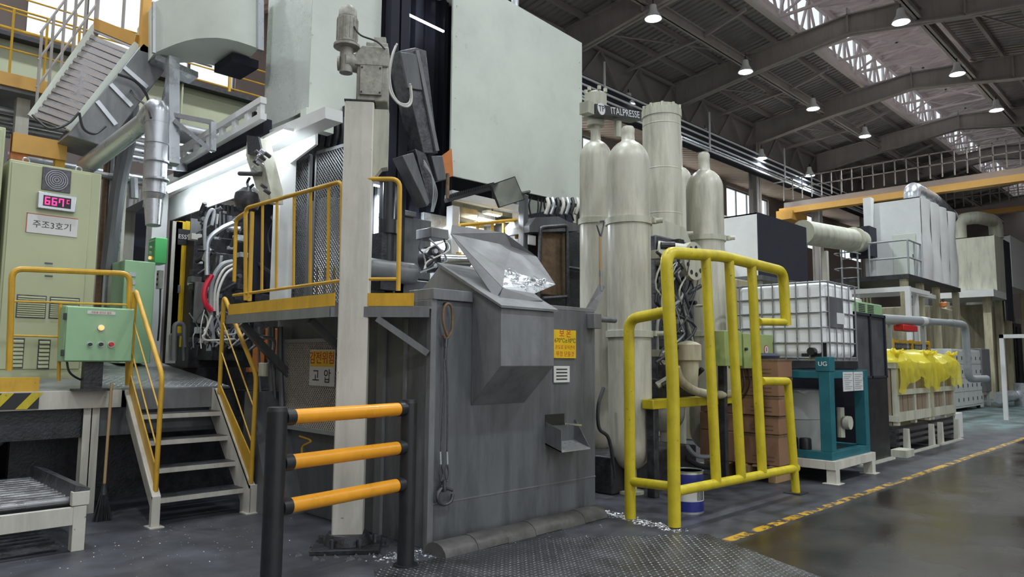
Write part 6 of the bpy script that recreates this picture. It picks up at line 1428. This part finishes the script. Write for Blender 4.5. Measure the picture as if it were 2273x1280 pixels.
# crates with yellow film on steel bases
CR = [(13.05, 14.85), (15.0, 16.5)]
for k, (xa, xb) in enumerate(CR):
    lab = ['nearer', 'farther'][k]; y0c, y1c = 4.0, 5.15
    t = thing('crate_stand', ((xa + xb) / 2, y0c, 0), lab + ' dark ribbed steel base with pale feet under the wrapped crate', 'base')
    MB().box(xa, y0c + .05, .1, xb, y1c, .44).build('ribbed_body', dark, t)
    for j in range(3): MB().box(xa, y0c + .0, .14 + .1 * j, xb, y0c + .05, .19 + .1 * j).build('rib', darkm, t)
    for x in (xa + .25, xb - .15): MB().prism([(x - .07, y0c - .08, 0), (x + .07, y0c - .08, 0), (x + .03, y0c - .08, .4), (x - .03, y0c - .08, .4)], (0, .08, 0)).build('foot', beige, t)
    MB().box(xa, y0c - .12, 0, xb, y0c - .06, .03).build('sill', beige, t)
    t = thing('slatted_crate', ((xa + xb) / 2, y0c, .46), lab + ' cream slatted crate wrapped in yellow film at its top', 'crate')
    zc0, zc1 = .46, 1.5
    for x in (xa, (xa + xb) / 2 - .0, xb - .09): MB().box(x, y0c - .0, zc0, x + .09, y0c + .08, zc1).build('corner_post' if x != (xa + xb) / 2 else 'post', cream, t)
    for z in (zc0 + .06, zc0 + .5, zc1 - .1): MB().box(xa + .0, y0c - .012, z, xb, y0c + .0, z + (.16 if z < .6 else .09)).build('board', cream, t)
    for j in range(6): x = xa + .1 + j * (xb - xa - .2) / 6; MB().box(x + .02, y0c + .03, zc0 + .1, x + (xb - xa - .2) / 6 - .02, y0c + .06, zc1 - .05).build('mesh_panel', mat('brown_mesh', (.24, .19, .13), .6, 0, .3, 60), t)
    MB().box(xa - .0, y0c + .1, zc0, xa + .05, y1c, zc1).build('end_panel', mat('brown_mesh', (0, 0, 0)), t)
    for z in (zc0 + .06, zc1 - .1): MB().box(xa - .02, y0c, z, xa - .001, y1c, z + .1).build('board', cream, t)
    # crumpled film: gathered sheet drooping over the crate top
    vs = []; fs = []; nx, ny = 30, 14
    for i in range(nx + 1):
        for j in range(ny + 1):
            u, v = i / nx, j / ny
            droop = .30 + .26 * abs(math.cos(u * PI * 1.0)) + .05 * math.sin(u * 19)
            if v < .5: y = y0c - .05 - .05 * abs(math.sin(u * 23 + v * 5)); z = zc1 + .08 - droop * (1 - v * 2) + .10 * math.sin(u * 8 + k * 2) * v
            else: y = y0c + (v - .5) * 2 * 1.1; z = zc1 + .08 + .16 * math.sin(u * 8 + k * 2) * (1 - abs(v - .75) * 2) + .05 * math.sin(u * 17 + v * 9)
            vs.append((xa - .08 + (xb - xa + .16) * u + .02 * math.sin(v * 20 + u * 30), y + .03 * math.sin(u * 37), z))
    fs = [(i * (ny + 1) + j, (i + 1) * (ny + 1) + j, (i + 1) * (ny + 1) + j + 1, i * (ny + 1) + j + 1) for i in range(nx) for j in range(ny)]
    tag(MB().add(vs, fs).build('yellow_film', filmm), 'crumpled yellow plastic film draped over the %s slatted crate' % lab, 'plastic film')
    for e in (.04, .96):
        xk = xa + (xb - xa) * e; b = MB()
        for q in range(9): an = q * 2 * PI / 9; b.tube([(xk, y0c + .0, zc1 + .02), (xk + .03 * math.cos(an), y0c + .02 * math.sin(an), zc1 + .14), (xk + .13 * math.cos(an), y0c + .10 * math.sin(an), zc1 + .2 + .03 * math.sin(3 * an))], .018, 5)
        tag(b.build('film_knot', filmm), '%s yellow film knot at the top of the %s crate' % (['left', 'right'][e > .5], lab), 'plastic film')
tag(MB().box(12.55, 3.75, 0, 12.95, 3.98, .12).build('wooden_block', cream, bev=.005), 'small pale wooden block on the floor beside the dark partition', 'block')
tag(MB().box(16.5, 4.0, 0, 17.0, 4.3, .5).build('pale_cube_box', white, bev=.01), 'small white box at the far end of the steel bases', 'box')
# suspended service pipe with drop
t = thing('service_pipe', (20, 5.4, 2.1), 'long grey suspended service pipe with a curved drop at its right end', 'pipe')
A = oY(1955, 708, 5.3); B_ = Vector((21.8, 5.3, zat(21.8, 5.3, 716)))
e_ = B_ + Vector((1.5, 0, 0)); zd = 1.05
MB().cyl(A, A.lerp(B_, .62), .11, 16).cyl(A.lerp(B_, .62), B_, .085, 14).build('pipe', hoseg, t)
MB().bend([B_, e_, (e_.x, 5.3, zd), (e_.x + 1.6, 5.2, zd)], .1, .35, 14).build('drop_bend', hoseg, t)
q = A.lerp(B_, .5); MB().cyl(q, q + (B_ - A).normalized() * .35, .115, 16).build('white_band', signw, t)
q = A.lerp(B_, .3); MB().box(q.x - .5, q.y - .12, q.z - .25, q.x + .5, q.y + .1, q.z - .11).build('red_clamp', red, t, bev=.02)
for u in (.1, .55): q = A.lerp(B_, u); MB().box(q.x - .03, q.y - .03, 0, q.x + .03, q.y + .03, q.z - .1).build('support', hoseg, t, smooth=False)
# pump station and glass doorway at the right edge
t = thing('pump_station', (27, 5.6, 0), 'grey pump station with thick bent pipes at the end of the service pipe', 'pump')
MB().box(29.2, 6.2, .5, 30.4, 7, 2.0).build('cabinet', furn2, t, bev=.02)
for x in (29.3, 30.3): MB().box(x, 6.25, 0, x + .1, 6.35, .5).build('leg', white, t)
MB().cyl((29, 5.7, .35), (31, 5.7, .35), .2, 16).cyl((31.2, 5.4, 0), (31.2, 5.4, .8), .3, 20).build('pump_barrel', galv, t)
t = thing('glass_doorway', (23.2, 4.3, 0), 'white framed open doorway with grey pipes behind it at the right edge', 'door frame')
a, c = oX(2222, 742, 23.0), oX(2240, 905, 23.0)
xx = 23.0; ya = a.y; zt_ = a.z
MB().box(xx, ya - .05, 0, xx + .1, ya + .05, zt_).build('jamb', white, t); MB().box(xx, ya - 2.2, zt_ - .1, xx + .1, ya + .05, zt_).build('head', white, t); MB().box(xx, ya - 2.2, 0, xx + .1, ya - 2.1, zt_).build('jamb', white, t)
MB().box(xx + .04, ya - 1.05, .05, xx + .05, ya - .06, zt_ - .1).build('pane', glassd, t) if False else None
t = thing('workbench', (25, 3.7, 0), 'orange fronted workbench with a finned radiator beyond the doorway', 'workbench')
MB().box(24.6, 2.2, .45, 26, 4.0, .95).build('drawer_unit', orange, t, bev=.01); MB().box(24.5, 2.2, .0, 24.6, 3.8, .42).build('radiator', furn2, t)
for k in range(12): MB().box(24.46, 2.3 + .13 * k, .05, 24.5, 2.34 + .13 * k, .4).build('fin', galv, t, smooth=False)
MB().box(24.6, 2.2, 0, 26, 4.0, .44).build('plinth', dark, t)
t = thing('safety_fence', (20.5, 6.0, 0), 'yellow framed black mesh safety fence beyond the wrapped crates', 'fence')
for x in (19.5, 21, 22.5): MB().box(x - .04, 6.0, 0, x + .04, 6.08, 2.1).build('post', yel, t, smooth=False)
for z in (.6, 2.0): MB().box(19.5, 6.01, z, 22.5, 6.07, z + .07).build('rail', yel, t, smooth=False)
b = MB()
for k in range(30): b.box(19.5 + .1 * k, 6.03, .65, 19.515 + .1 * k, 6.045, 2.0)
for k in range(14): b.box(19.5, 6.03, .65 + .1 * k, 22.5, 6.045, .665 + .1 * k)
o = b.build('wire_mesh', dark, t, smooth=False); o['kind'] = 'stuff'
for k, (x, y, w_, h_, m_, lb) in enumerate(((17.6, 6.1, .9, 1.5, boxg, 'mint green cabinet behind the yellow-wrapped crates'), (22.6, 6.6, 1.0, 1.75, white, 'white cabinet between the safety fence and the lockers'))):
    t = thing('small_cabinet', (x, y, 0), lb, 'cabinet'); MB().box(x, y, 0, x + w_, y + .6, h_).build('body', m_, t, bev=.01); MB().box(x + .05, y - .015, .1, x + w_ - .05, y, h_ - .06).build('door', m_, t, bev=.005)
    MB().box(x + w_ - .15, y - .03, h_ * .5, x + w_ - .12, y - .015, h_ * .5 + .15).build('handle', darkm, t)
wb = thing('warning_beacon', (27.5, 6.87, 3.2), 'small orange beacon hanging before the ochre enclosure', 'beacon'); MB().lathe([(.02, -.1), (.12, -.06), (.12, .06), (.02, .1)], 27.5, 6.87, 14, 3.45).build('lens', orange, wb); MB().cyl((27.5, 6.87, 3.5), (27.5, 6.87, 3.66), .03, 8).build('stem', dark, wb)

# left background fill behind the bay
t = thing('service_column', (4.0, 13, 0), 'pale pipes and cable column behind the tall green cabinets', 'column')
q = oY(250, 500, 10.6); MB().box(q.x - .1, 10.6, 0, q.x + .15, 10.75, 4.6).build('column', cream, t, smooth=False)
for k in range(4): q = oY(228 + 12 * k, 500, 10.4); MB().cyl((q.x, 10.4, 0), (q.x, 10.4, 4.3), .035, 8).build('conduit', (rust, galv, cream, galv)[k], t)
MB().bend([oY(292, 232, 10.2), oY(290, 290, 10.2), oY(262, 420, 10.2), oY(240, 600, 10.2)], .09, .2, 10).build('flexible_hose', furn, t)
MB().cyl(oY(180, 380, 10.3), oY(300, 400, 10.3), .04, 8).cyl(oY(295, 395, 10.3), oY(297, 440, 10.3), .06, 8).build('pipe', hoseg, t)
for k, (x0, x1, yv_, z1_, m_, lb) in enumerate(((255, 345, 13.2, 4.2, curt, 'black machine enclosure far behind the gantry post'), (420, 560, 12.0, 4.4, dark, 'dark machine mass behind the die assembly'), (560, 770, 11.0, 4.2, darkm, 'dark machine wall behind the mesh guards'))):
    a, c = oY(x0, 500, yv_), oY(x1, 500, yv_); t = thing('back_enclosure', ((a.x + c.x) / 2, yv_, 0), lb, 'machine')
    MB().box(a.x, yv_, 0, c.x, yv_ + .9, z1_ - (.3 * k)).build('body', m_, t, bev=.03)
    for i in range(6): MB().box(a.x + (c.x - a.x) * i / 6, yv_ - .1, z1_ * .3 + .2 * (i % 3), a.x + (c.x - a.x) * i / 6 + .25, yv_, z1_ * .3 + .5 + .2 * (i % 3)).build('unit', rr.choice((darkm, furn, orange, hoseg)), t, bev=.01)
t = thing('pipe_rack', (7, 12.2, 0), 'three long horizontal pipes on thin posts below the crane runway girder', 'pipes')
for k in range(3): MB().cyl((2, 12.2, 4.3 + .45 * k), (12, 12.2, 4.3 + .45 * k), .09 + .04 * k, 12).build('pipe', (galv, cream, furn2)[k], t)
for x in (2.6, 6.5, 11): MB().box(x - .04, 12.36, 0, x + .04, 12.44, 5.5).build('post', beamm, t, smooth=False)
